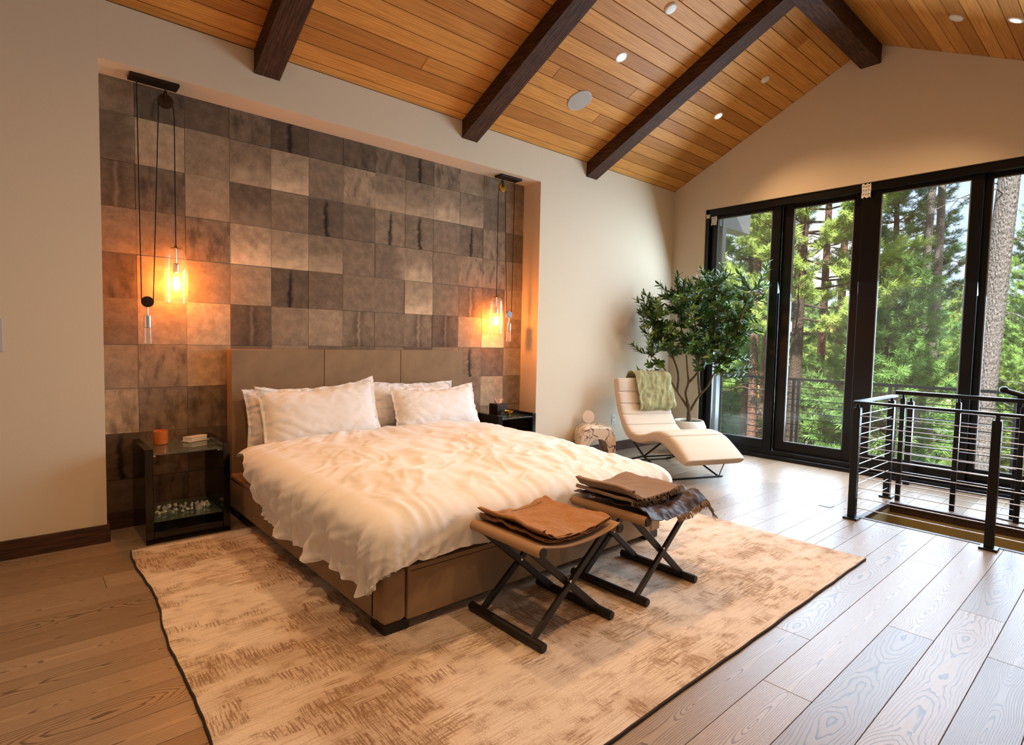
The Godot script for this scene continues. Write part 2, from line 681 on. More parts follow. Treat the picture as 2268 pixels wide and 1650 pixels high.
	for k in 15:
		var m := solid([Color(0.66, 0.59, 0.515), Color(0.61, 0.535, 0.455), Color(0.71, 0.64, 0.565)][k / 5], 0.36, 0, 0.5)
		m.albedo_texture = mats.oak[k % 5]
		m.heightmap_enabled = true
		m.heightmap_texture = mats.oak[k % 5]
		m.heightmap_scale = 0.06
		mats.oak_boards.push_back(m)
	mats.fir_boards = []
	var firs := []
	for k in 4:
		firs.push_back(fir_tex(200 + 9 * k, 1024, 96))
	for k in 12:
		var m := solid([Color(0.88, 0.77, 0.55), Color(0.81, 0.69, 0.47), Color(0.94, 0.84, 0.62)][k / 4], 0.5, 0, 0.4)
		m.albedo_texture = firs[k % 4]
		mats.fir_boards.push_back(m)
	mats.groove = solid(Color(0.20, 0.11, 0.05), 0.9)


func glow(c: Color, e: float) -> StandardMaterial3D:
	var m := solid(c, 0.5)
	m.emission_enabled = true
	m.emission = c
	m.emission_energy_multiplier = e
	return m


func vein_tex() -> ImageTexture:
	var s := 256
	var n := fnl(81, 1.0, 4)
	var b := PackedByteArray()
	b.resize(s * s * 3)
	for y in s:
		for x in s:
			var u := float(x) / s
			var v := float(y) / s
			var q := absf(n.get_noise_2d(u * 3.0 + 0.6 * n.get_noise_2d(u * 2.0, v * 2.0), v * 3.0))
			var q2 := absf(n.get_noise_2d(u * 5.0 + 20.0, v * 5.0 + 7.0))
			var k: float = maxf(1.0 - smoothstep(0.01, 0.07, q), 0.7 * (1.0 - smoothstep(0.005, 0.035, q2)))
			var c := Color(0.91, 0.85, 0.76).lerp(Color(0.14, 0.09, 0.07), k)
			var at := (y * s + x) * 3
			b[at] = int(c.r * 255)
			b[at + 1] = int(c.g * 255)
			b[at + 2] = int(c.b * 255)
	return tex_from(b, s, s)


# ---------------------------------------------------------------- the room

func ceil_y(z: float) -> float:
	return EAVE + PITCH * z if z < RIDGE_Z else EAVE + PITCH * (2.0 * RIDGE_Z - z)


func build_shell() -> void:
	var m := mb()
	m.span(-8.9, AL, 0, EAVE, -0.45, 0, 0.0005)
	m.span(AL, AR, AT, EAVE, -0.45, 0, 0.0005)
	m.span(AR, 0.0, 0, EAVE, -0.45, 0, 0.0005)
	m.span(AL, AR, 0, AT, -0.45, AB - 0.014, 0.0005)
	label_it(part(self, "wall_back", m, mats.wall), "cream plaster bed wall with a wide tiled recess behind the bed", "wall", "", "structure")
	# window wall: a gable with one long opening
	var top := ceil_y(RIDGE_Z)
	m = mb()
	m.prism(PackedVector2Array([Vector2(-0.45, -0.25), Vector2(0.466, -0.25), Vector2(0.466, 3.072), Vector2(-0.45, 3.072)]), 0, 0.0, 0.25)
	m.prism(PackedVector2Array([Vector2(-0.45, 3.072), Vector2(5.2, 3.072), Vector2(RIDGE_Z, top), Vector2(-0.45, ceil_y(-0.45))]), 0, 0.0, 0.25)
	m.prism(PackedVector2Array([Vector2(4.28, -0.25), Vector2(6.1, -0.25), Vector2(6.1, 2.64), Vector2(5.2, 3.072), Vector2(4.28, 3.072)]), 0, 0.0, 0.25)
	m.prism(PackedVector2Array([Vector2(0.466, -0.25), Vector2(4.28, -0.25), Vector2(4.28, -0.03), Vector2(0.466, -0.03)]), 0, 0.0, 0.25)
	label_it(part(self, "wall_right", m, mats.wall), "cream plaster gable wall around the tall black window doors", "wall", "", "structure")
	m = mb()
	m.span(-9.1, -8.9, -0.25, 4.6, -0.45, 6.1, 0.0005)
	label_it(part(self, "wall_left", m, mats.wall), "cream plaster wall at the far left of the room", "wall", "", "structure")
	m = mb()
	m.span(-9.1, 0.25, -0.25, 2.8, 5.9, 6.1, 0.0005)
	label_it(part(self, "wall_front", m, mats.wall), "cream plaster wall behind the viewer", "wall", "", "structure")
	# skirting boards
	var b := mb()
	b.span(-8.9, AL + 0.016, 0.0, 0.115, 0.0, 0.016, 0.003)
	b.span(AL, AL + 0.016, 0.0, 0.115, AB, 0.0, 0.003)
	label_it(part(self, "baseboard_left", b, mats.base_wood), "dark brown wooden baseboard along the wall left of the recess", "baseboard", "", "structure")
	b = mb()
	b.span(AL + 0.016, AR - 0.016, 0.0, 0.115, AB, AB + 0.016, 0.003)
	label_it(part(self, "baseboard_back", b, mats.base_wood), "dark brown wooden baseboard at the foot of the tiled recess", "baseboard", "", "structure")
	b = mb()
	b.span(AR - 0.016, AR, 0.0, 0.115, AB, 0.0, 0.003)
	b.span(AR - 0.016, -0.016, 0.0, 0.115, 0.0, 0.016, 0.003)
	b.span(-0.016, 0.0, 0.0, 0.115, 0.0, 0.466, 0.003)
	label_it(part(self, "baseboard_right", b, mats.base_wood), "brown wooden baseboard behind the white chaise and plant", "baseboard", "", "structure")


func build_ceiling() -> void:
	var c := thing("ceiling", "honey coloured tongue and groove board ceiling, pitched to a ridge", "ceiling", Vector3.ZERO, "", "structure")
	var run := sqrt(1.0 + PITCH * PITCH)
	for side in 2:
		var dir := 1.0 if side == 0 else -1.0
		var zax := Vector3(0, PITCH * dir, 1) / run
		var yax := Vector3(0, 1, -PITCH * dir) / run
		var basis := Basis(Vector3(1, 0, 0), yax, zax)
		var z0 := -0.45 if side == 0 else RIDGE_Z
		var z1 := RIDGE_Z if side == 0 else 6.1
		var zm := (z0 + z1) / 2.0
		var mid := Vector3(-4.43, ceil_y(RIDGE_Z) - PITCH * absf(zm - RIDGE_Z), zm) + yax * 0.095
		part(c, "roof_deck", mb().box(Vector3.ZERO, Vector3(9.36, 0.15, (z1 - z0) * run), 0.001), mats.groove, mid, basis)
		var z := 0.0665 - 0.1205 if side == 0 else RIDGE_Z
		var row := 0
		while z < z1 - 0.02:
			var za := maxf(z, 0.0 if side == 0 else z)
			var zb := minf(z + 0.1205, 5.9 if side == 1 else RIDGE_Z)
			if zb - za < 0.02:
				break
			var x := -8.9
			var r := rng.randf_range(1.0, 7.0)
			while x < -0.001:
				var xe := minf(x + r, 0.0)
				if 0.0 - xe < 0.3:
					xe = 0.0
				var zc := (za + zb) / 2.0
				var p := Vector3((x + xe) / 2, ceil_y(RIDGE_Z) - PITCH * absf(zc - RIDGE_Z), zc) + yax * 0.009
				var bd := mb()
				bd.uvs = Vector2(0.4, 1.0 / 0.134)
				bd.uvo = Vector2(rng.randf(), 0.5)
				bd.box(Vector3.ZERO, Vector3(xe - x - 0.001, 0.018, (zb - za) * run - 0.004), 0.004)
				part(c, "board", bd, mats.fir_boards[rng.randi() % 12], p, basis)
				x = xe
				r = rng.randf_range(6.5, 9.5)
			z += 0.1205
			row += 1
	# rafters on the bed side and the ridge beam
	var names := ["the one nearest the left corner", "the middle one of the three", "the one nearest the window wall"]
	for k in 3:
		var xc: float = [-5.302, -3.454, -1.70][k]
		var zax2 := Vector3(0, PITCH, 1) / run
		var yax2 := Vector3(0, 1, -PITCH) / run
		var bm := mb()
		# cut plumb at the wall: a prism in (z, y)
		bm.prism(PackedVector2Array([Vector2(0.001, 3.222), Vector2(RIDGE_Z - 0.095, 3.222 + PITCH * (RIDGE_Z - 0.095)), Vector2(RIDGE_Z - 0.095, ceil_y(RIDGE_Z - 0.095)), Vector2(0.001, EAVE)]), 0, -0.09, 0.09)
		label_it(part(self, "rafter_beam", bm, mats.beam, Vector3(xc, 0, 0)), "dark stained timber rafter sloping down to the bed wall, " + names[k], "beam", "dark timber rafters")
	var rb := mb().span(-8.9, -0.001, 4.258, 4.50, RIDGE_Z - 0.095, RIDGE_Z + 0.095, 0.006)
	label_it(part(self, "ridge_beam", rb, mats.ridge), "dark stained timber ridge beam running to the gable over the windows", "beam")
	# downlights, detectors and the speaker lie in the slope
	var basis_l := Basis(Vector3(1, 0, 0), Vector3(0, 1, -PITCH) / run, Vector3(0, PITCH, 1) / run)
	var basis_r := Basis(Vector3(1, 0, 0), Vector3(0, 1, PITCH) / run, Vector3(0, -PITCH, 1) / run)
	var spots := [
		[Vector2(-2.58, 1.075), true, "lit recessed ceiling spotlight between the two right-hand rafters"],
		[Vector2(-0.79, 1.035), true, "lit recessed ceiling spotlight between the last rafter and the gable"],
		[Vector2(-0.93, 3.55), true, "lit recessed ceiling spotlight on the slope beyond the ridge beam"],
		[Vector2(-4.37, 1.06), false, "lit recessed ceiling spotlight above the bed"],
		[Vector2(-6.15, 1.06), false, "lit recessed ceiling spotlight in the leftmost bay"],
		[Vector2(-2.7, 3.55), false, "lit recessed ceiling spotlight over the stair side of the room"],
		[Vector2(-4.5, 3.55), false, "lit recessed ceiling spotlight over the front of the rug"],
		[Vector2(-6.3, 3.55), false, "lit recessed ceiling spotlight above the viewer"],
	]
	for s in spots:
		var left: bool = s[0].y < RIDGE_Z
		var bs := basis_l if left else basis_r
		var t := thing("downlight", s[2], "ceiling light", Vector3(s[0].x, ceil_y(s[0].y), s[0].y), "recessed ceiling spotlights")
		t.basis = bs
		part(t, "trim_ring", mb().lathe([Vector2(0.036, -0.003), Vector2(0.040, -0.006), Vector2(0.052, -0.004), Vector2(0.054, 0.0)], 28), mats.white_plastic)
		part(t, "lens", mb().lathe([Vector2(0.0005, -0.004), Vector2(0.037, -0.004), Vector2(0.037, -0.001)], 24), mats.sky_lens)
		var l := SpotLight3D.new()
		l.name = "lamp_light"
		l.light_color = Color(1.0, 0.81, 0.61)
		l.light_energy = DOWN_E
		l.light_size = 0.035
		l.spot_range = 14.0
		l.spot_attenuation = 2.0
		l.spot_angle = 58.0
		l.spot_angle_attenuation = 1.0
		l.shadow_enabled = true
		t.add_child(l)
		l.position = Vector3(0, -0.02, 0)
		l.rotation = Vector3(-PI / 2, 0, 0)
	var discs := [[Vector2(-2.562, 1.561), 0.052, "small white round detector on the ceiling boards near the ridge beam"], [Vector2(-0.771, 1.539), 0.045, "small white round detector on the ceiling boards by the gable"], [Vector2(-0.90, 3.17), 0.055, "small white round detector on the slope beyond the ridge beam"]]
	for d in discs:
		var left2: bool = d[0].y < RIDGE_Z
		var o := part(self, "smoke_detector", mb().lathe([Vector2(0.0005, -0.018), Vector2(d[1] * 0.7, -0.018), Vector2(d[1] * 0.95, -0.012), Vector2(d[1], 0.0)], 28), mats.white_plastic, Vector3(d[0].x, ceil_y(d[0].y), d[0].y), basis_l if left2 else basis_r)
		label_it(o, d[2], "detector", "round white ceiling detectors")
	var sp := thing("ceiling_speaker", "large round grey speaker grille set flush in the board ceiling", "speaker", Vector3(-2.583, ceil_y(0.59), 0.59))
	sp.basis = basis_l
	part(sp, "grille", mb().lathe([Vector2(0.0005, -0.007), Vector2(0.112, -0.007), Vector2(0.113, -0.002)], 48), bumpy(solid(Color(0.66, 0.63, 0.60), 0.8), noise_tex(17, 0.4, 1, 128), 0.1, Vector3(12, 12, 12)))
	part(sp, "rim", mb().lathe([Vector2(0.112, -0.006), Vector2(0.116, -0.010), Vector2(0.121, -0.007), Vector2(0.122, 0.0)], 48), mats.grey_plastic)


func build_floor() -> void:
	var f := thing("floor", "wide plank oak floor, pale and grained by the window", "floor", Vector3.ZERO, "", "structure")
	var hx0 := -1.705
	var hx1 := -0.985
	var hz0 := 2.93
	var hz1 := 5.4
	var s := mb()
	s.span(-9.1, hx0, -0.25, -0.016, -0.45, 6.1, 0.001)
	s.span(hx1, 0.0, -0.25, -0.016, -0.45, 6.1, 0.001)
	s.span(hx0, hx1, -0.25, -0.016, -0.45, hz0, 0.001)
	s.span(hx0, hx1, -0.25, -0.016, hz1, 6.1, 0.001)
	part(f, "subfloor", s, mats.groove)
	var known := {17: -4.02, 18: -4.498, 19: -3.572, 20: -3.077}    # joints the photograph shows, by row
	var rows := []
	for k in range(-3, 32):
		var z0 := 0.0545 + 0.187 * k + 0.187
		rows.push_back([maxf(z0, AB), z0 + 0.187, k + 1])
	for r in rows:
		var cuts := [[r[0], r[1]]]
		if r[0] < hz0 and r[1] > hz0:
			cuts = [[r[0], hz0], [hz0, r[1]]]
		for c in cuts:
			if c[1] > 5.9:
				continue
			var hole: bool = c[0] >= hz0 - 0.001 and c[0] < hz1
			var x := -8.9
			var first: float = rng.randf_range(0.3, 2.0)
			if known.has(r[2]):
				var kx: float = known[r[2]] - 2.05 * 2.0
				while kx < -8.9:
					kx += 2.05
				first = kx + 8.9
			var xe: float = x + first
			while x < -0.001:
				xe = minf(xe, 0.0)
				if xe > -0.25:
					xe = 0.0
				var pieces := [[x, xe]]
				if hole:
					pieces = []
					if x < hx0:
						pieces.push_back([x, minf(xe, hx0)])
					if xe > hx1:
						pieces.push_back([maxf(x, hx1), xe])
				for p in pieces:
					if p[1] - p[0] < 0.02:
						continue
					var bd := mb()
					bd.uvs = Vector2(1.0 / 2.2, 1.0 / 0.187)
					bd.uvo = Vector2(rng.randf(), 0.5)
					bd.box(Vector3.ZERO, Vector3(p[1] - p[0] - 0.0012, 0.016, c[1] - c[0] - 0.0012), 0.0016)
					part(f, "plank", bd, mats.oak_boards[rng.randi() % 15], Vector3((p[0] + p[1]) / 2, -0.008, (c[0] + c[1]) / 2))
				x = xe
				xe = x + (2.05 if known.has(r[2]) else rng.randf_range(1.5, 2.2))
	# stair well: nosing round the opening and the walls below
	var n := mb()
	n.span(hx1 - 0.012, hx1 + 0.028, -0.035, 0.004, hz0, hz1, 0.003)
	n.span(hx0, hx1, -0.035, 0.004, hz0 - 0.03, hz0 + 0.01, 0.003)
	n.span(hx0 - 0.03, hx0 + 0.008, -0.035, 0.004, hz0 - 0.03, hz1, 0.003)
	label_it(part(self, "trim_1", n, mats.base_wood), "dark wooden nosing round the open stair well", "trim", "", "structure")
	var fascia := mb()
	fascia.span(hx1 - 0.006, hx1 + 0.02, -0.085, -0.036, hz0, hz1, 0.002)
	label_it(part(self, "trim_2", fascia, mats.base_wood), "brown timber fascia on the far side of the stair well", "trim", "", "structure")
	var w := mb()
	w.span(hx1 - 0.004, hx1 + 0.12, -2.9, -0.25, hz0 - 0.1, hz1, 0.001)
	w.span(hx1 - 0.004, hx1, -0.25, -0.085, hz0, hz1, 0.0005)
	w.span(hx0, hx1, -0.25, -0.04, hz0, hz0 + 0.004, 0.0005)
	w.span(hx0 - 0.12, hx0, -2.9, -0.25, hz0 - 0.1, hz1, 0.001)
	w.span(hx0, hx1, -2.9, -0.25, hz0 - 0.12, hz0, 0.001)
	w.span(hx0, hx1, -2.9, -0.25, hz1, hz1 + 0.12, 0.001)
	w.span(hx0 - 0.12, hx1 + 0.12, -3.0, -2.9, hz0 - 0.12, hz1 + 0.12, 0.001)
	label_it(part(self, "wall_stairwell", w, mats.olive), "olive painted walls of the stair well below the floor", "wall", "", "structure")


# tone 0-9 and kind of hide for each tile, row by row from the ceiling down
const TILE_TONES := [
	"4223222334544", "3755746556535", "3363433654453", "4448754464555", "2556334474436",
	"3683565453685", "5570000000536", "7430000000474", "2320000000454", "2230000000343", "2320000000343",
]
const TILE_KINDS := [
	"0505205525000", "4001105111100", "3501020220250", "0051110410550", "5000200010310",
	"0003003033010", "0500000000200", "5555555555000", "2505555555050", "0505000000500", "0000000000000",
]


func build_tiles() -> void:
	var t := thing("tile_wall", "patchwork of square brown and grey hair-on-hide tiles filling the recess behind the bed", "tile wall", Vector3(AL, 0, AB))
	var fur := nbytes(256, 256, 5, 0.22, 2)
	var tex := []
	for kind in 6:
		var v := []
		for s in (4 if kind in [0, 1, 5] else 2):
			v.push_back(hide_tex(300 + kind * 17 + s * 5, kind, fur))
		tex.push_back(v)
	var xs := [AL, -6.085, -5.785, -5.490, -5.190, -4.890, -4.592, -4.290, -3.984, -3.675, -3.364, -3.065, -2.757, AR]
	var ys := [AT, 2.803, 2.488, 2.185, 1.881, 1.574, 1.264, 0.962, 0.653, 0.337, 0.115]
	var tile_mats := {}
	for r in 10:
		for c in 13:
			var tone := int(TILE_TONES[r][c])
			if r >= 6 and c >= 3 and c <= 9:
				tone = rng.randi_range(3, 6)
			var kind := int(TILE_KINDS[r][c])
			var which: int = rng.randi() % tex[kind].size()
			var key := "%d_%d_%d" % [tone, kind, which]
			if not tile_mats.has(key):
				var k := tone / 9.0
				var col := Color(0.35, 0.30, 0.26).lerp(Color(1.0, 0.92, 0.80), pow(k, 0.95))
				var m := solid(col, 0.75, 0, 0.35)
				m.albedo_texture = tex[kind][which]
				m.heightmap_enabled = true
				m.heightmap_texture = tex[kind][which]
				m.heightmap_scale = 0.08
				m.rim_enabled = true
				m.rim = 0.2
				tile_mats[key] = m
			var jl := rng.randf_range(-0.004, 0.004) if r > 0 else 0.0
			var x0: float = xs[c] + (0.0 if c == 0 else 0.0003)
			var x1: float = xs[c + 1] - (0.0 if c == 12 else 0.0003)
			var y1: float = ys[r] + jl - (0.0 if r == 0 else 0.0007)
			var y0: float = ys[r + 1] + 0.0008
			var thick := 0.010 + rng.randf() * 0.005
			var b := mb()
			b.uvs = Vector2(1.0 / 0.31, -1.0 / 0.31)
			b.uvo = Vector2(0.5, 0.5)
			b.box(Vector3.ZERO, Vector3(x1 - x0, y1 - y0, thick), 0.0015)
			part(t, "tile", b, tile_mats[key], Vector3((x0 + x1) / 2 - AL, (y0 + y1) / 2, -0.0125 + thick / 2))


func build_windows() -> void:
	var m := mb()
	m.span(0.02, 0.24, 2.985, 3.072, 0.466, 4.28, 0.004)
	m.span(-0.012, 0.24, 0.0, 0.045, 0.466, 4.28, 0.004)
	m.span(0.05, 0.24, -0.03, 0.095, 0.48, 4.27, 0.004)
	m.span(0.02, 0.24, 0.0, 3.072, 0.466, 0.515, 0.004)
	m.span(0.02, 0.24, 0.0, 3.072, 4.23, 4.28, 0.004)
	label_it(part(self, "trim_3", m, mats.frame), "black metal outer frame and sill track of the sliding window doors", "trim", "", "structure")
	var panels := [[0.50, 1.40, 0.604, 1.304, 0.10, "first from the corner, behind the plant"], [1.395, 2.27, 1.519, 2.160, 0.165, "second from the corner"], [2.25, 3.26, 2.428, 3.168, 0.10, "third from the corner, behind the stair rail"], [3.22, 4.25, 3.31, 4.06, 0.165, "fourth from the corner, cut by the picture edge"]]
	for k in 4:
		var p = panels[k]
		var t := thing("window_%d" % (k + 1), "tall black framed sliding glass door panel, " + p[5], "window", Vector3(p[4], 0, 0), "", "structure")
		var f := mb()
		f.span(-0.028, 0.028, 0.06, 2.99, p[0], p[2], 0.003)
		f.span(-0.028, 0.028, 0.06, 2.99, p[3], p[1], 0.003)
		f.span(-0.028, 0.028, 0.06, 0.205, p[2], p[3], 0.003)
		f.span(-0.028, 0.028, 2.952, 2.99, p[2], p[3], 0.003)
		var fr := part(t, "frame", f, mats.frame)
		var bead := mb()
		bead.span(-0.032, -0.02, 0.205, 0.217, p[2], p[3], 0.002)
		bead.span(-0.032, -0.02, 2.94, 2.952, p[2], p[3], 0.002)
		bead.span(-0.032, -0.02, 0.205, 2.952, p[2], p[2] + 0.011, 0.002)
		bead.span(-0.032, -0.02, 0.205, 2.952, p[3] - 0.011, p[3], 0.002)
		part(fr, "bead", bead, mats.grey_metal)
		part(t, "pane", mb().flat_pane(p[2], p[3], 0.205, 2.952), mats.pane)
	# paper stickers left on the new frames
	var tags := [[0.0165, 0.585, 2.92, 0.075, 0.105, "crumpled white paper sticker at the top of the first window panel"], [0.0165, 0.50, 2.985, 0.05, 0.05, "small white paper sticker in the top corner of the window frame"], [0.0165, 2.30, 2.99, 0.085, 0.14, "white paper sticker on the wide black post between window panels"]]
	for q in tags:
		var rows := []
		for i in 9:
			var row := []
			for j in 9:
				var wz: float = q[3] * (j / 8.0 - 0.5)
				var wy: float = q[4] * (i / 8.0 - 0.5) * (1.0 + 0.12 * sin(j * 1.7))
				row.push_back(Vector3(-0.006 * sin(i * 1.1 + j * 0.7) - 0.005, wy, wz))
			rows.push_back(row)
		var tg := thing("paper_sticker", q[5], "sticker", Vector3(q[0], q[2], q[1]), "paper stickers on the window frame")
		var pp := part(tg, "paper", mb().slab(rows, 0.0012), mats.white_plastic)
		var ink := mb()
		for i in 3:
			for j in 3:
				if q[4] > 0.06:
					ink.box(Vector3(-0.0125, q[4] * (0.3 - 0.28 * i), q[3] * (-0.28 + 0.28 * j)), Vector3(0.002, q[4] * 0.06, q[3] * 0.13), 0.0005)
		if ink.v.size() > 0:
			part(pp, "print", ink, mats.black).set_meta("kind", "stuff")


# ---------------------------------------------------------------- outside

func terrain_y(x: float, z: float) -> float:
	var d := Vector2(x, z).length()
	var n := fn_ground.get_noise_2d(x, z)
	return -3.6 - 2.2 * smoothstep(4.0, 26.0, d) + 7.0 * smoothstep(45.0, 130.0, d) + 0.9 * n


var fn_ground := FastNoiseLite.new()


func build_outside() -> void:
	fn_ground.seed = 3
	fn_ground.frequency = 0.05
	var rows := []
	for i in 56:
		var row := []
		for j in 72:
			var x: float = 0.5 + 150.0 * pow(i / 55.0, 1.6)
			var z: float = (j / 71.0 - 0.5) * 220.0 - 20.0
			row.push_back(Vector3(x, terrain_y(x, z), z))
		rows.push_back(row)
	label_it(part(self, "ground", mb().sheet(rows, -1.0), mats.ground), "grassy forest floor sloping away below the deck", "ground", "", "structure")
	# a pale road between the trees
	var road := []
	for i in 40:
		var f := i / 39.0
		var z := 14.0 - 62.0 * f
		var xc := 27.0 + 5.0 * sin(f * 3.0)
		var row := []
		for j in 5:
			var x := xc + (j - 2) * 1.3
			row.push_back(Vector3(x, terrain_y(x, z) + 0.12, z))
		road.push_back(row)
	label_it(part(self, "road", mb().slab(road, 0.1, -1.0), mats.road), "pale grey road glimpsed between the pine trunks", "road", "", "structure")
	# deck
	var deck := thing("deck", "grey balcony deck of boards outside the window doors", "deck", Vector3.ZERO, "", "structure")
	for k in 10:
		part(deck, "board", mb().span(0.26 + k * 0.142, 0.396 + k * 0.142, -0.15, -0.12, -0.2, 6.0, 0.003), mats.grey_metal)
	var joist := mb()
	for k in 5:
		joist.span(0.26, 1.68, -0.38, -0.15, 0.0 + k * 1.4, 0.06 + k * 1.4, 0.003)
	joist.span(1.62, 1.69, -0.40, -0.15, -0.2, 6.0, 0.003)
	part(deck, "joist", joist, mats.grey_metal)
	var rail := thing("deck_railing", "dark grey metal balcony railing with horizontal rods outside the windows", "railing", Vector3(1.55, -0.12, 0))
	part(rail, "top_rail", mb().span(-0.025, 0.025, 0.985, 1.02, -0.06, 6.0, 0.004), mats.deck_rail)
	for pz in [-0.05, 1.045, 1.115, 2.22, 2.29, 3.42, 3.49, 4.6]:
		part(rail, "post", mb().span(-0.02, 0.02, 0.0, 0.986, pz - 0.02, pz + 0.02, 0.003), mats.deck_rail)
	for k in 10:
		part(rail, "rod", mb().tube([Vector3(0, 0.09 + 0.0895 * k, -0.05), Vector3(0, 0.09 + 0.0895 * k, 6.0)], 0.0062, 6), mats.deck_rail)
	var sr := thing("deck_railing", "short return of the balcony railing at the corner post outside", "railing", Vector3(1.5, -0.12, -0.09))
	part(sr, "top_rail", mb().span(-1.2, 0.07, 0.985, 1.02, -0.025, 0.025, 0.004), mats.deck_rail)
	for k in 10:
		part(sr, "rod", mb().tube([Vector3(-1.2, 0.09 + 0.0895 * k, 0), Vector3(0.05, 0.09 + 0.0895 * k, 0)], 0.0062, 6), mats.deck_rail)
	var porch := thing("porch_post", "square grey steel post with a roof beam end outside the first window", "post", Vector3(0.6, -0.12, 0.36))
	part(porch, "column", mb().span(-0.05, 0.05, 0.0, 3.35, -0.045, 0.055, 0.004), mats.grey_metal)
	part(porch, "beam_end", mb().span(-0.33, 0.75, 3.07, 3.36, -0.16, 0.045, 0.004), mats.grey_metal)
	# far houses glimpsed low between the trunks
	var hs := thing("house", "far house with a grey pitched roof and yellow gable trim between the trunks", "house", Vector3(31.0, terrain_y(31.0, -14.0) - 0.2, -14.0))
	hs.rotation.y = 0.5
	part(hs, "wall", mb().span(-3.4, 3.4, 0, 2.6, -2.6, 2.6, 0.01), solid(Color(0.46, 0.42, 0.37), 0.9))
	var rf := mb().prism(PackedVector2Array([Vector2(-3.3, 2.5), Vector2(3.3, 2.5), Vector2(0, 4.6)]), 0, -3.8, 3.8)
	part(hs, "roof", rf, solid(Color(0.25, 0.26, 0.30), 0.8))
	var gt := mb()
	for e in [-1.0, 1.0]:
		gt.tube([Vector3(-3.84, 2.5, e * 3.3), Vector3(-3.84, 4.62, 0)], 0.12, 4)
	part(hs, "gable_trim", gt, solid(Color(0.78, 0.62, 0.20), 0.7))
	for e in [-1.2, 1.2]:
		part(hs, "window", mb().span(-3.46, -3.38, 1.0, 1.9, e - 0.45, e + 0.45, 0.01), mats.frame)
	forest()


func tuft_mesh() -> ArrayMesh:
	# a bottle brush of pine needles about a short twig along +y
	var r := RandomNumberGenerator.new()
	r.seed = 11
	var m := mb()
	for i in 52:
		var t := r.randf()
		var a := r.randf() * TAU
		var base := Vector3(0, t * 0.9, 0)
		var out := Vector3(cos(a), r.randf_range(0.35, 1.3), sin(a)).normalized()
		var tip := base + out * r.randf_range(0.45, 0.7)
		var side := out.cross(Vector3(0, 1, 0)).normalized() * 0.024
		var nn := (out.cross(side)).normalized()
		var a0 := m.vert(base - side * 0.5, nn)
		m.vert(base + side * 0.5, nn)
		m.vert(base.lerp(tip, 0.55) + side, nn)
		m.vert(tip, nn)
		m.vert(base.lerp(tip, 0.55) - side, nn)
		m.tri(a0, a0 + 1, a0 + 2)
		m.tri(a0, a0 + 2, a0 + 4)
		m.tri(a0 + 4, a0 + 2, a0 + 3)
	return m.done()


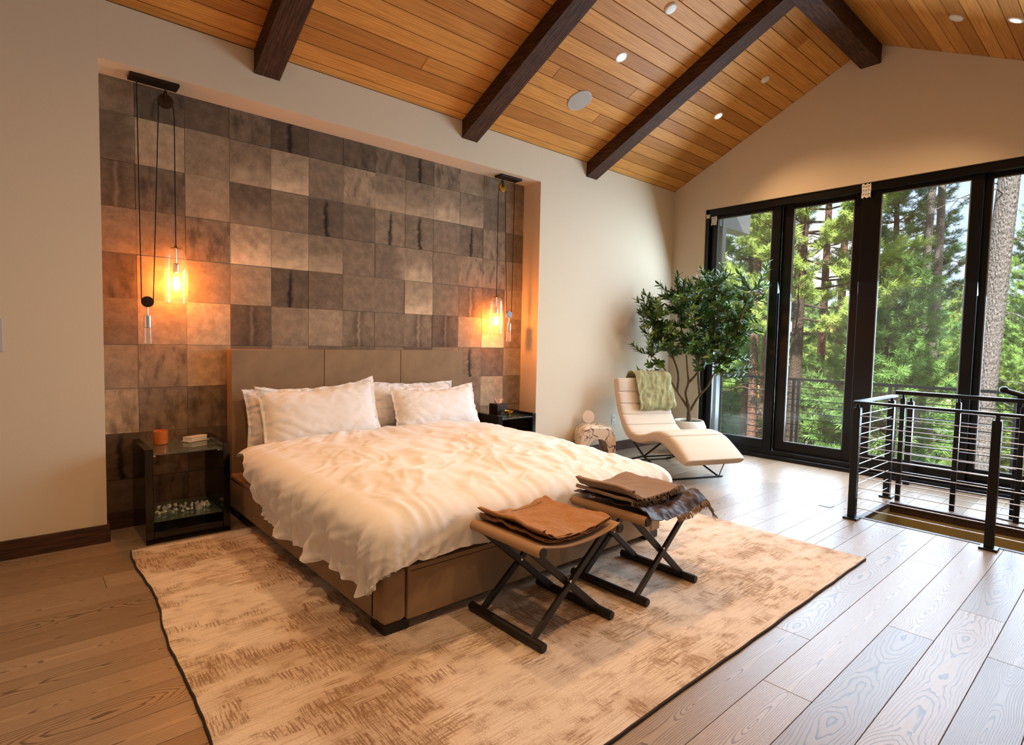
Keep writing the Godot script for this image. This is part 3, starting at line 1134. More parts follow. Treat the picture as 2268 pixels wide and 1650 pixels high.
# height, crown from (share of height), reach of the lowest crown branches, trunk radius, lean, bare branch stubs, tuft size
func make_pine(seed_: int, h: float, from: float, reach: float, tr: float, lean: Vector2, stubs: int, tuft: ArrayMesh, bark: Material, needle: Material, called: String, size := 0.25, step := 0.34) -> Node3D:
	var r := RandomNumberGenerator.new()
	r.seed = seed_
	var t := Node3D.new()
	t.name = called
	var trunk := []
	var radii := []
	var ph := r.randf() * 6.0
	for i in 15:
		var f := i / 14.0
		trunk.push_back(Vector3(lean.x * h * f + 0.10 * sin(ph + f * 5.0) * f, h * f, lean.y * h * f + 0.10 * cos(ph + f * 4.0) * f))
		radii.push_back(tr * (1.0 - 0.82 * f) * (1.35 if i == 0 else 1.0) + 0.008)
	var tm := mb()
	tm.tube(trunk, radii, 14)
	part(t, "trunk", tm, bark)
	var on := func(y: float) -> Vector3:
		var k := clampf(y / h * 14.0, 0.0, 13.99)
		return (trunk[int(k)] as Vector3).lerp(trunk[int(k) + 1], k - int(k))
	var wood := mb()
	var places: Array[Transform3D] = []
	var y := h * from
	while y < h - 0.15:
		var f := (y - h * from) / (h * (1.0 - from))
		var rr := reach * (0.45 + 0.55 * sin(clampf(f * 2.4 + 0.5, 0.0, PI * 0.5)) ) * pow(1.0 - f, 0.75) + 0.18
		var per := r.randi_range(3, 5)
		var a0 := r.randf() * TAU
		for b in per:
			var a := a0 + TAU * b / per + r.randf_range(-0.35, 0.35)
			var len := rr * r.randf_range(0.7, 1.15)
			var dir := Vector3(cos(a), 0, sin(a))
			var p0: Vector3 = on.call(y)
			var rise := r.randf_range(-0.05, 0.28) + 0.4 * f
			var pts := []
			for s in 5:
				var q := s / 4.0
				pts.push_back(p0 + dir * len * q + Vector3(0, len * (rise * q + 0.22 * q * q - 0.12 * sin(q * PI)), 0))
			wood.tube(pts, [0.010 + 0.012 * len, 0.009 + 0.008 * len, 0.008 + 0.005 * len, 0.008, 0.005], 5, false)
			var q2 := 0.34
			while q2 <= 1.02:
				var at: Vector3 = pts[mini(int(q2 * 4.0), 3)].lerp(pts[mini(int(q2 * 4.0) + 1, 4)], clampf(q2 * 4.0 - int(q2 * 4.0), 0, 1)) if q2 < 1.0 else pts[4]
				for s in (4 if q2 > 0.5 else 3):
					var yaw := a + r.randf_range(-1.3, 1.3)
					var tw := Vector3(cos(yaw), r.randf_range(0.05, 0.9), sin(yaw)).normalized()
					var sub := 0.0 if q2 > 0.98 and s == 0 else r.randf_range(0.05, 0.34) * (1.1 - q2 * 0.4)
					var pos: Vector3 = at + tw * sub
					var xa := tw.cross(Vector3(0.3, 0.2, 1.0)).normalized()
					var sc := size * r.randf_range(0.75, 1.2)
					places.push_back(Transform3D(Basis(xa, tw, xa.cross(tw)) * Basis.from_scale(Vector3.ONE * sc), pos))
				q2 += 0.16 / maxf(len, 0.5)
		y += step * r.randf_range(0.75, 1.2)
	for s in stubs:
		var yy := h * lerpf(0.12, from + 0.25, r.randf())
		var a := r.randf() * TAU
		var len := r.randf_range(0.35, 1.3)
		var p0: Vector3 = on.call(yy)
		var pts := []
		for k in 5:
			var q := k / 4.0
			pts.push_back(p0 + Vector3(cos(a + q * 0.5), 0, sin(a + q * 0.5)) * len * q + Vector3(0, len * (0.25 * q - 0.5 * q * q + 0.05 * sin(q * 9.0)), 0))
		wood.tube(pts, [0.016, 0.012, 0.009, 0.006, 0.003], 5, false)
	part(t, "branches", wood, bark).set_meta("kind", "stuff")
	var mm := MultiMesh.new()
	mm.transform_format = MultiMesh.TRANSFORM_3D
	mm.mesh = tuft
	mm.instance_count = places.size()
	for i in places.size():
		mm.set_instance_transform(i, places[i])
	var mi := MultiMeshInstance3D.new()
	mi.name = "foliage"
	mi.multimesh = mm
	mi.material_override = needle
	mi.set_meta("kind", "stuff")
	t.add_child(mi)
	return t


func plant_tree(proto: Node3D, x: float, z: float, sc: float, turn: float, needle: int, label: String, group := "", sink := 0.15) -> void:
	var c: Node3D = proto.duplicate()
	c.name = numbered("pine_tree")
	add_child(c)
	c.position = Vector3(x, terrain_y(x, z) - sink, z)
	c.rotation.y = turn
	c.scale = Vector3.ONE * sc
	(c.get_node("foliage") as MultiMeshInstance3D).material_override = mats.needles[needle]
	label_it(c, label, "tree", group)


func forest() -> void:
	var tuft := tuft_mesh()
	var full := make_pine(1, 15.0, 0.40, 2.5, 0.19, Vector2(0.0, 0.004), 14, tuft, mats.pine_bark, mats.needles[0], "full")
	var full2 := make_pine(2, 13.0, 0.30, 2.2, 0.16, Vector2(0.006, 0.0), 8, tuft, mats.pine_bark, mats.needles[1], "full")
	var tall := make_pine(3, 19.0, 0.50, 1.7, 0.115, Vector2(0.004, 0.006), 26, tuft, mats.grey_bark, mats.needles[2], "tall")
	var red := make_pine(4, 18.0, 0.60, 1.9, 0.125, Vector2(-0.004, 0.003), 20, tuft, mats.red_bark, mats.needles[3], "tall")
	var bare := make_pine(8, 14.0, 0.48, 1.8, 0.13, Vector2(0.003, -0.004), 22, tuft, mats.red_bark, mats.needles[1], "bare")
	var near := make_pine(5, 15.0, 0.66, 2.4, 0.21, Vector2(0.0, 0.03), 30, tuft, mats.grey_bark, mats.needles[0], "near", 0.22, 0.5)
	var young := make_pine(6, 6.0, 0.10, 1.6, 0.07, Vector2(0, 0), 2, tuft, mats.pine_bark, mats.needles[1], "young", 0.25, 0.30)
	var bg := "pines of the forest beyond the deck"
	plant_tree(near, 4.13, 2.60, 1.0, 0.0, 0, "thick leaning grey pine trunk close to the fourth window panel")
	plant_tree(tall, 9.84, 0.60, 1.0, 0.4, 2, "tall bare twin pine, the left trunk of the close pair behind the third window panel")
	plant_tree(tall, 10.5, 0.74, 1.03, 2.2, 0, "tall bare twin pine, the right trunk of the close pair behind the third window panel")
	plant_tree(young, 8.4, 0.35, 1.15, 1.0, 0, "bushy bright green young pine in front of the twin trunks")
	plant_tree(full, 7.16, -1.20, 0.92, 0.8, 3, "full crowned pine with a straight grey trunk centred in the second window panel")
	plant_tree(red, 9.23, -1.45, 0.95, 0.2, 1, "reddish pine trunk low at the right of the second window panel")
	plant_tree(red, 10.4, -1.38, 1.0, 1.7, 1, "reddish pine trunk just behind another at the right of the second window panel")
	plant_tree(red, 7.75, -2.46, 1.0, 3.0, 3, "pale reddish pine trunk in the middle of the first window panel")
	plant_tree(red, 9.7, -3.05, 1.05, 4.1, 3, "deep red pine trunk right of the pale one in the first window panel")
	plant_tree(full2, 12.9, -5.2, 1.12, 0.9, 1, "dense light green pine filling the top of the first window panel")
	plant_tree(full, 13.4, -1.0, 0.85, 2.1, 2, "full dark green pine at the left edge of the third window panel")
	plant_tree(young, 9.6, -1.9, 0.75, 2.0, 1, "small yellow green young pine at the foot of the reddish trunks")
	plant_tree(full2, 14.5, 2.4, 0.78, 0.3, 1, "full pine with a broad crown behind the thick leaning trunk")
	var r := RandomNumberGenerator.new()
	r.seed = 99
	var protos := [full, full2, bare, full, bare, full]
	var heights := [15.0, 13.0, 14.0, 15.0, 14.0, 15.0]
	var taken: Array[Vector2] = []
	for k in 62:
		var d := 17.0 + 42.0 * pow(k / 61.0, 0.8)
		var at := Vector2.ZERO
		for tries in 40:
			var ang := deg_to_rad(r.randf_range(-34.0, 0.0))
			at = Vector2(-6.75 + (d + 6.0) * cos(ang) + r.randf_range(-1.5, 1.5), 4.4 + (d + 6.0) * sin(ang))
			var ok := true
			for q in taken:
				if q.distance_to(at) < 3.0:
					ok = false
			if absf(at.x - 27.0 - 5.0 * sin((14.0 - at.y) / 62.0 * 3.0)) < 3.0 or at.distance_to(Vector2(31, -14)) < 8.0:
				ok = false
			if ok:
				break
		taken.push_back(at)
		var which: int = r.randi() % 6
		plant_tree(protos[which], at.x, at.y, (6.9 + (d + 6.0) * tan(deg_to_rad(r.randf_range(1.0, 6.2)))) / heights[which], r.randf() * TAU, r.randi() % 4, "forest pine with a bare reddish trunk in the woodland beyond the balcony railing" if protos[which] == bare else "bushy green forest pine in the dense woodland beyond the balcony railing", "bare trunked pines of the forest beyond the deck" if protos[which] == bare else bg)
	for k in 7:
		var ang := deg_to_rad(lerpf(-32.0, -1.0, (k + 0.5) / 7.0))
		var d := r.randf_range(16.0, 30.0)
		plant_tree(young, -6.75 + (d + 3.0) * cos(ang), 4.4 + (d + 3.0) * sin(ang), r.randf_range(0.5, 0.9), r.randf() * TAU, r.randi() % 4, "young bushy pine in the undergrowth between the forest trunks", "young pines in the undergrowth")
	for p in [full, full2, tall, red, near, young, bare]:
		p.free()


# ---------------------------------------------------------------- rug and bed

func rug_tex() -> ImageTexture:
	var w := 1408
	var h := 1176
	var low := nbytes(256, 256, 401, 0.015, 4)
	var mid := nbytes(256, 256, 402, 0.05, 3)
	var fine := nbytes(256, 256, 403, 0.30, 2)
	var strokes := nbytes(256, 256, 404, 0.16, 2)
	var strokes2 := nbytes(256, 256, 405, 0.16, 2)
	var b := PackedByteArray()
	b.resize(w * h * 3)
	for y in h:
		for x in w:
			var patch: float = low[((y / 5 + 40) % 256) * 256 + (x / 7) % 256] / 255.0
			var patch2: float = low[((y / 7 + 140) % 256) * 256 + (x / 4 + 90) % 256] / 255.0
			var m: float = mid[((y / 2) % 256) * 256 + (x / 3) % 256] / 255.0
			var f: float = fine[(y % 256) * 256 + x % 256] / 255.0
			# strokes along z (narrow in x) and strokes along x (narrow in z), in loose rectangular patches
			var wx := x + int(14.0 * m)
			var wy := y + int(10.0 * m)
			var blk: float = fine[((wy / 30) * 7 % 256) * 256 + ((wx / 58) * 5 % 256)] / 255.0
			var blk2: float = fine[(((wy + 15) / 44) * 11 % 256) * 256 + ((wx / 120) * 9 % 256)] / 255.0
			var sa: float = strokes[((y / 9) % 256) * 256 + (x * 2) % 256] / 255.0
			var sb: float = strokes2[((y * 3 / 2) % 256) * 256 + (x / 11) % 256] / 255.0
			var sc: float = strokes2[((y * 2 + 60) % 256) * 256 + (x / 24 + 30) % 256] / 255.0
			var ka: float = smoothstep(0.50, 0.62, patch * 0.42 + blk * 0.40 + m * 0.24) * smoothstep(0.48, 0.62, sa)
			var kb: float = smoothstep(0.50, 0.62, patch2 * 0.42 + blk2 * 0.40 + m * 0.22) * smoothstep(0.50, 0.66, sb)
			var kc: float = 0.22 * smoothstep(0.55, 0.75, sc)
			var speck: float = smoothstep(0.60, 0.74, m * 0.50 + f * 0.55) * 0.40
			var dark: float = clampf(maxf(ka * 0.62, maxf(kb * 0.55, maxf(speck, kc))) + 0.16 * smoothstep(0.5, 0.75, patch), 0.0, 1.0)
			var base := Color(0.88, 0.84, 0.79).lerp(Color(0.81, 0.75, 0.68), smoothstep(0.35, 0.7, patch))
			base = base.lerp(Color(0.88, 0.82, 0.74), 0.6 * smoothstep(0.45, 0.7, patch2))
			var c := base.lerp(Color(0.50, 0.385, 0.285), dark)
			var g: float = 0.10 * (f - 0.5)
			var at := (y * w + x) * 3
			b[at] = int(clampf(c.r + g, 0, 1) * 255)
			b[at + 1] = int(clampf(c.g + g, 0, 1) * 255)
			b[at + 2] = int(clampf(c.b + g, 0, 1) * 255)
	return tex_from(b, w, h)


func build_rug() -> void:
	var tex := rug_tex()
	var m := solid(Color(0.98, 0.95, 0.92), 0.95, 0, 0.2)
	m.albedo_texture = tex
	m.heightmap_enabled = true
	m.heightmap_texture = tex
	m.heightmap_scale = 0.3
	var rows := []
	var n := fnl(44, 1.0, 2)
	for i in 61:
		var row := []
		for j in 61:
			var u := i / 60.0
			var v := j / 60.0
			var z: float = 0.305 + 2.945 * v
			var left: float = -6.215 - 0.075 * smoothstep(0.0, 0.9, v) - 0.018 * sin(v * 17.0) * (1.0 - v) + 0.006 * n.get_noise_1d(v * 14.0)
			var x: float = lerpf(left, -2.70 + 0.004 * n.get_noise_1d(v * 9.0 + 50.0), u)
			z += 0.006 * n.get_noise_1d(u * 10.0 + 20.0) * (1.0 if v > 0.5 else -1.0)
			var y: float = 0.0125 + 0.004 * maxf(0.0, n.get_noise_2d(u * 2.0, v * 9.0)) * (1.0 - smoothstep(0.0, 0.12, u))
			row.push_back(Vector3(x, y, z))
		rows.push_back(row)
	var rug := thing("rug", "large beige area rug with broken brown hatch marks under the bed", "rug")
	part(rug, "pile", mb().slab(rows, 0.0115, -1.0), m)
	var bind := mb()
	var edge := []
	for j in range(0, 61): edge.push_back(rows[0][j] + Vector3(-0.002, -0.006, 0))
	bind.tube(edge, 0.0055, 6)
	edge = []
	for i in range(0, 61): edge.push_back(rows[i][60] + Vector3(0, -0.006, 0.002))
	bind.tube(edge, 0.0055, 6)
	part(rug, "binding", bind, solid(Color(0.17, 0.12, 0.09), 0.9))


func build_bed() -> void:
	var y0 := 0.013
	var bed := thing("bed", "king size bed with a taupe suede platform base and tall padded headboard", "bed", Vector3(-4.47, y0, 1.0))
	var o := -bed.position
	# headboard of three panels with seams
	var hb := mb()
	var cuts := [-5.527, -4.816, -4.101, -3.408]
	for k in 3:
		hb.span(cuts[k] + (0.0004 if k else 0.0), cuts[k + 1] - (0.0004 if k < 2 else 0.0), 0.05, 1.238, -0.235, -0.115, 0.006)
	var hbn := part(bed, "headboard", hb, mats.suede, o)
	var core := mb()
	core.span(-5.50, -3.43, 0.05, 1.22, -0.228, -0.122, 0.005)
	core.tube([Vector3(-5.50, 1.2345, -0.128), Vector3(-3.43, 1.2345, -0.128)], 0.003, 6)
	part(hbn, "headboard_piping", core, mats.seam)
	# rails
	var rails := mb()
	rails.span(-5.54, -5.45, 0.06, 0.312, -0.115, 2.12, 0.014)
	part(bed, "side_rail", rails, mats.suede, o)
	rails = mb().span(-3.49, -3.40, 0.06, 0.312, -0.115, 2.12, 0.014)
	part(bed, "side_rail", rails, mats.suede, o)
	rails = mb().span(-5.4155, -3.5245, 0.06, 0.312, 2.11, 2.20, 0.006)
	var fr := part(bed, "foot_rail", rails, mats.suede, o)
	for e in [-5.4775, -3.4625]:
		part(bed, "corner_panel", mb().box(Vector3(e, 0.186, 2.1375), Vector3(0.125, 0.252, 0.125), 0.02), mats.suede, o)
	var st := mb()
	st.span(-5.4, -3.54, 0.284, 0.288, 2.196, 2.2025, 0.001)
	st.span(-5.5425, -5.5375, 0.284, 0.288, -0.1, 2.08, 0.001)
	part(fr, "stitching", st, mats.seam)
	part(bed, "slat_base", mb().span(-5.46, -3.48, 0.08, 0.13, -0.11, 2.12, 0.004), mats.espresso, o)
	for p in [Vector2(-5.46, 2.12), Vector2(-3.48, 2.12), Vector2(-5.46, 0.0), Vector2(-3.48, 0.0)]:
		part(bed, "leg", mb().box(Vector3(p.x, 0.0375, p.y), Vector3(0.13, 0.048, 0.13), 0.004), mats.black, o)
	part(bed, "plinth", mb().span(-5.40, -3.54, 0.015, 0.06, 0.05, 2.06, 0.003), mats.black, o)
	var mt := thing("mattress", "white sheeted mattress, seen below the edge of the duvet", "mattress", Vector3(-4.47, 0.145, 1.0))
	part(mt, "core", mb().box(Vector3(0, 0.17, 0.0), Vector3(1.96, 0.34, 2.20), 0.06), mats.linen2)
	part(mt, "fitted_sheet", mb().box(Vector3(0, 0.12, 0.0), Vector3(1.975, 0.18, 2.215), 0.05), mats.linen2)
	duvet()
	pillows()


func duvet() -> void:
	var nz := fnl(61, 1.0, 3)
	var nf := fnl(62, 1.0, 2)
	var xl := -5.455
	var xr := -3.465
	var zh := 0.17
	var zf := 2.10
	var top := 0.555
	var puff := 0.085
	var r := 0.10
	var nu := 200
	var nv := 190
	var rows := []
	for i in nu + 1:
		var row := []
		for j in nv + 1:
			var u := float(i) / nu
			var v := float(j) / nv
			# flat cloth coordinates: s across, t along
			var vz := lerpf(zh, zf, clampf(v * 1.2, 0.0, 1.0))
			var over_l: float = lerpf(0.10, 0.455, smoothstep(0.30, 0.95, vz)) + 0.025 * nf.get_noise_1d(vz * 2.6) - 0.05 * smoothstep(1.5, 1.9, vz) + 0.03 * smoothstep(1.9, 2.1, vz)
			var over_r: float = lerpf(0.12, 0.40, smoothstep(0.2, 0.9, vz))
			var s: float = lerpf(xl - over_l, xr + over_r, u)
			var vx := clampf(s, xl, xr)
			var over_f: float = 0.285 + 0.03 * nf.get_noise_1d(vx * 3.0 + 30.0) + 0.05 * smoothstep(-4.4, -3.6, vx)
			var t: float = lerpf(zh, zf + over_f, v)
			# the crumpled head edge turns back a little
			var dx := s - clampf(s, xl, xr)
			var dz := maxf(t - zf, 0.0)
			var d := sqrt(dx * dx + dz * dz)
			var dir := Vector3(dx, 0, dz).normalized() if d > 0.0001 else Vector3.ZERO
			if absf(dx) > 0.0 and dz > 0.0:
				var lim := lerpf(0.42, 0.27, smoothstep(0.1, 1.2, atan2(dz, absf(dx))))
				if d > lim:
					d = lim + 0.12 * (d - lim)
			var p := Vector3(clampf(s, xl, xr), top, clampf(t, zh, zf))
			# puffed filling on the top
			var ex := minf(minf(p.x - xl, xr - p.x), minf(zf - p.z, 0.6)) 
			var fill: float = smoothstep(-0.25, 0.45, ex)
			var n1: float = nz.get_noise_2d(p.x * 1.5, p.z * 1.5)
			p.y += puff * fill * (0.72 + 0.45 * n1) - 0.055 * smoothstep(-4.6, -3.5, p.x) * smoothstep(0.9, 2.1, p.z)
			# soft creases, running to the foot corner and fanning out of the pillows
			var n2: float = nz.get_noise_2d(p.x * 3.2 + 20.0, p.z * 2.2)
			var diag: float = nf.get_noise_2d((p.x + p.z * 0.8) * 3.6 + 0.8 * n1, (p.x * 0.8 - p.z) * 0.8)
			var fan: float = nf.get_noise_2d((p.x + 4.45) / (0.25 + absf(p.z - 0.05)) * 4.0, p.z * 1.2 + 9.0)
			var near_head: float = 1.0 - smoothstep(0.25, 0.95, p.z)
			var crease := pow(1.0 - absf(diag), 3.0)
			p.y += 0.012 * (crease - 0.35) * smoothstep(0.5, 1.3, p.z) + 0.014 * near_head * fan * smoothstep(0.0, 0.1, p.z - zh) + 0.008 * n2
			var small: float = nf.get_noise_2d(p.x * 7.0 + 3.0 * n1, p.z * 4.0)
			p.y += 0.0035 * small
			if d > 0.0001:
				# one running coordinate round the three hanging sides
				var turn: float = atan2(dz, absf(dx))
				var along: float = (p.z if dz <= 0.0 else zf + 0.45 * turn) if absf(dx) > 0.0 else zf + 0.707 + (p.x - xl)
				if dx > 0.0:
					along = -along - 20.0
				var arc := minf(d, r * 1.57)
				var ang := arc / r
				var down := maxf(d - arc, 0.0)
				var hang: float = clampf(d / 0.45, 0.0, 1.0)
				var pleat: float = nf.get_noise_2d(along * 5.0 + d * 1.5, d * 1.3)
				var fine_p: float = nf.get_noise_2d(along * 13.0, d * 2.5 + 60.0)
				var out: float = r * sin(ang) + 0.035 * sin(ang) * hang + (0.062 * pleat + 0.020 * fine_p) * pow(hang, 1.4) + 0.012 * hang
				var slant: float = nf.get_noise_2d(along * 3.0 + d * 7.0, along * 0.9 - d * 1.0 + 90.0)
				out += 0.022 * (pow(1.0 - absf(slant), 4.0) - 0.3) * hang
				# bulge of the filling
				out += 0.040 * sin(clampf(d / 0.36, 0.0, 1.0) * PI)
				if absf(dx) > 0.0 and dz > 0.0:
					out += 0.06 * sin(2.0 * turn) * hang
				p += dir * out
				p.y -= r * (1.0 - cos(ang)) + down * 0.97
				# keep the hanging cloth outside the bed base
				if p.y < 0.345 and p.x > -5.572 and p.x < -3.37 and p.z < 2.232:
					if absf(dx) > dz:
						p.x = -5.572 - 0.010 * (pleat + 1.0) if dx < 0.0 else -3.37 + 0.010 * (pleat + 1.0)
					else:
						p.z = 2.232 + 0.010 * (pleat + 1.0)
			# the head end is drawn up in a loose roll
			if v < 0.06:
				var k := 1.0 - v / 0.06
				p.y -= 0.035 * k * k
				p.z += 0.05 * nf.get_noise_1d(p.x * 4.0 + 11.0) * k
			row.push_back(p)
		rows.push_back(row)
	var q := thing("duvet", "rumpled white duvet draped over the bed and its sides", "duvet", Vector3(-4.47, 0.2, 1.0))
	var cov := part(q, "cover", mb().slab(rows, 0.02, -1.0), mats.linen, -q.position)
	var hem := mb()
	var line := []
	for j in range(0, nv + 1, 2): line.push_back(rows[0][j] + Vector3(0.004, -0.001, 0))
	for i in range(0, nu + 1, 2): line.push_back(rows[i][nv] + Vector3(0, -0.001, -0.004))
	hem.tube(line, 0.004, 5)
	part(cov, "hem", hem, mats.linen2)


func pillow_mesh(seed_: int, w: float, h: float, thick: float, flange: float, sag: float) -> Array:
	# a stuffed case with a flat flange, in the xy plane, front towards +z
	var n := fnl(seed_, 1.0, 3)
	var nu := 64
	var nv := 44
	var out := []
	for side in 2:
		var sg := 1.0 if side == 0 else -1.0
		var rows := []
		for i in nu + 1:
			var row := []
			for j in nv + 1:
				var u := 2.0 * i / nu - 1.0
				var v := 2.0 * j / nv - 1.0
				var fu := 1.0 - flange / (w * 0.5)
				var fv := 1.0 - flange / (h * 0.5)
				var iu := clampf(absf(u) / fu, 0.0, 1.0)
				var iv := clampf(absf(v) / fv, 0.0, 1.0)
				var full := pow(maxf(0.0, 1.0 - pow(iu, 3.2)), 0.62) * pow(maxf(0.0, 1.0 - pow(iv, 2.6)), 0.62)
				var pinch_u := 1.0 - 0.055 * (1.0 - v * v) * absf(u)
				var pinch_v := 1.0 - 0.085 * (1.0 - u * u) * absf(v)
				var x := u * w * 0.5 * pinch_u
				var y := v * h * 0.5 * pinch_v - sag * (1.0 - u * u) * maxf(v, 0.0) + 0.012 * n.get_noise_2d(u * 2.5, v * 2.0 + 50.0)
				var edge := pow(maxf(iu, iv), 4.0)
				var wr: float = 0.012 * n.get_noise_2d(u * (2.6 + 3.5 * absf(v) ** 3.0) + 7.0 * sg, v * (2.2 + 3.5 * absf(u) ** 3.0)) * (0.4 + edge)
				var z := sg * (thick * 0.5 * full * (1.0 - 0.22 * v) + 0.0025) + wr * (1.0 if full < 0.02 else clampf(full + 0.3, 0.0, 1.0)) + 0.010 * (1.0 - full) * n.get_noise_2d(u * 3.5, v * 3.5 + 20.0)
				row.push_back(Vector3(x, y, z))
			rows.push_back(row)
		out.push_back(rows)
	# meet at the rim
	for i in nu + 1:
		for j in nv + 1:
			if i == 0 or j == 0 or i == nu or j == nv:
				var m: Vector3 = (out[0][i][j] + out[1][i][j]) * 0.5
				out[0][i][j] = m
				out[1][i][j] = m
	return out


func pillows() -> void:
	# centre, width, height, thickness, lean back, turn, roll, label
	var list := [
		[Vector3(-5.02, 0.735, 0.02), 0.93, 0.46, 0.15, -12.0, 2.0, 0.5, "white pillow standing behind the other one on the left half of the bed", 0.02],
		[Vector3(-4.965, 0.765, 0.205), 0.93, 0.50, 0.19, -17.0, -3.0, 3.2, "large white flanged pillow leaning in front on the left half of the bed", 0.03],
		[Vector3(-4.055, 0.745, 0.0), 0.93, 0.45, 0.15, -10.0, 1.0, -1.5, "white pillow against the headboard on the right half of the bed", 0.01],
		[Vector3(-3.905, 0.745, 0.185), 0.92, 0.43, 0.20, -22.0, 2.0, -1.0, "plump white pillow leaning in front on the right half of the bed", 0.025],
	]
	for k in 4:
		var p = list[k]
		var b := Basis.from_euler(Vector3(deg_to_rad(p[4]), deg_to_rad(p[5]), deg_to_rad(p[6])))
		var t := thing("pillow", p[7], "pillow", p[0], "white bed pillows")
		t.basis = b
		var s := pillow_mesh(500 + k, p[1], p[2], p[3], 0.03, p[8])
		var m := mb()
		m.sheet(s[0], 1.0)
		m.sheet(s[1], -1.0)
		var pc := part(t, "pillowcase", m, mats.linen2)
		var seam := mb()
		var fw: float = p[1] * 0.5 - 0.032
		var fh: float = p[2] * 0.5 - 0.032
		var ring := []
		var rim: Array = s[0]
		for i in range(2, 63): ring.push_back(rim[i][3] + Vector3(0, 0, 0.003))
		for j in range(3, 42): ring.push_back(rim[62][j] + Vector3(0, 0, 0.003))
		for i in range(62, 1, -1): ring.push_back(rim[i][41] + Vector3(0, 0, 0.003))
		for j in range(41, 2, -1): ring.push_back(rim[2][j] + Vector3(0, 0, 0.003))
		seam.tube(ring, 0.0012, 4, false)
		part(pc, "piped_seam", seam, mats.linen)


func build_nightstands() -> void:
	for k in 2:
		var x0 := -6.130 if k == 0 else -3.225
		var t := thing("nightstand", ["black lacquer nightstand with glass shelves left of the bed, crystals on its lower shelf", "black lacquer nightstand with a glass top right of the bed"][k], "nightstand", Vector3(x0 + 0.248, 0, 0.0), "black nightstands beside the bed")
		var hw := 0.248
		for e in [-1.0, 1.0]:
			part(t, "side_panel", mb().span(e * hw, e * (hw - 0.045), 0.0, 0.612, -0.235, 0.240, 0.003), mats.lacquer)
		part(t, "base_shelf", mb().span(-hw + 0.045, hw - 0.045, 0.0, 0.075, -0.235, 0.235, 0.003), mats.lacquer)
		part(t, "glass_top", mb().span(-hw + 0.045, hw - 0.045, 0.570, 0.583, -0.235, 0.238, 0.003), mats.pane_green)
		part(t, "glass_shelf", mb().span(-hw + 0.045, hw - 0.045, 0.135, 0.145, -0.235, 0.225, 0.003), mats.pane_green)
		for e in [-1.0, 1.0]:
			for z in [-0.18, 0.19]:
				part(t, "shelf_pin", mb().tube([Vector3(e * (hw - 0.046), 0.558, z), Vector3(e * (hw - 0.066), 0.558, z)], 0.006, 8), mats.chrome)
	# crystals on the lower glass shelf of the left one
	var r := RandomNumberGenerator.new()
	r.seed = 31
	for k in 26:
		var m := mb()
		var pts := []
		var rad := r.randf_range(0.012, 0.022)
		for i in 8:
			pts.push_back(Vector3(r.randf_range(-1, 1), r.randf_range(-0.8, 0.8), r.randf_range(-1, 1)).normalized() * rad)
		var top := m.vert(Vector3(0, rad * 0.85, 0), Vector3.UP)
		var low := m.vert(Vector3(0, -rad * 0.8, 0), Vector3.DOWN)
		for i in 6:
			var a := TAU * i / 6.0
			var a2 := TAU * (i + 1) / 6.0
			var p := Vector3(cos(a) * rad, pts[i].y * 0.4, sin(a) * rad)
			var q := Vector3(cos(a2) * rad, pts[(i + 1) % 6].y * 0.4, sin(a2) * rad)
			m.flat([p, q, m.v[top]], ((p + q) * 0.5 + Vector3(0, rad, 0)).normalized())
			m.flat([p, q, m.v[low]], ((p + q) * 0.5 - Vector3(0, rad, 0)).normalized())
		var c := part(self, "crystal", m, mats.crystal, Vector3(-6.04 + 0.315 * (k / 25.0), 0.146 + rad * 0.8, 0.05 + 0.07 * sin(k * 2.4) + r.randf_range(-0.03, 0.03)), Basis.from_euler(Vector3(r.randf() * 6.0, r.randf() * 6.0, r.randf() * 6.0)))
		label_it(c, "clear crystal chunk in the row along the lower glass shelf", "crystal", "clear crystals on the lower glass shelf")
	# candle
	var cd := thing("candle", "amber glass candle on the left nightstand", "candle", Vector3(-5.985, 0.5835, -0.10))
	part(cd, "jar", mb().lathe([Vector2(0.0005, 0.0), Vector2(0.040, 0.0), Vector2(0.044, 0.006), Vector2(0.045, 0.092), Vector2(0.043, 0.095), Vector2(0.040, 0.092), Vector2(0.040, 0.075)], 32), mats.amber)
	part(cd, "wax", mb().lathe([Vector2(0.040, 0.060), Vector2(0.040, 0.074), Vector2(0.0005, 0.073)], 28), mats.wax)
	part(cd.get_node("wax"), "wick", mb().tube([Vector3(0, 0.073, 0), Vector3(0.001, 0.084, 0)], 0.0012, 5), mats.cord)
	# soap tray
	var sp := thing("soap_block", "small white faceted block on a low base on the left nightstand", "block", Vector3(-5.765, 0.5835, -0.115))
	sp.rotation.y = 0.42
	var tray := mb().prism(PackedVector2Array([Vector2(-0.075, -0.035), Vector2(0.055, -0.035), Vector2(0.09, 0.0), Vector2(0.055, 0.04), Vector2(-0.06, 0.04)]), 1, 0.007, 0.034)
	part(sp, "block", tray, mats.white_plastic)
	part(sp, "base", mb().box(Vector3(0, 0.0035, 0), Vector3(0.165, 0.007, 0.085), 0.002), mats.grey_plastic)
	# tissue box and brass bowl on the right one
	var tb := thing("tissue_box", "dark tissue box with a white tissue on the right nightstand", "tissue box", Vector3(-2.985, 0.5835, -0.06))
	part(tb, "box", mb().box(Vector3(0, 0.055, 0), Vector3(0.135, 0.11, 0.135), 0.004), mats.bronze)
	var rows := []
	for i in 13:
		var row := []
		for j in 9:
			var u := i / 12.0 - 0.5
			var v := j / 8.0
			row.push_back(Vector3(u * 0.09 * (0.5 + v), 0.108 + 0.045 * v + 0.014 * sin(i * 1.9 + j) * v, 0.02 * sin(i * 1.3) * (0.4 + v)))
		rows.push_back(row)
	part(tb, "tissue", mb().slab(rows, 0.001), mats.tissue)
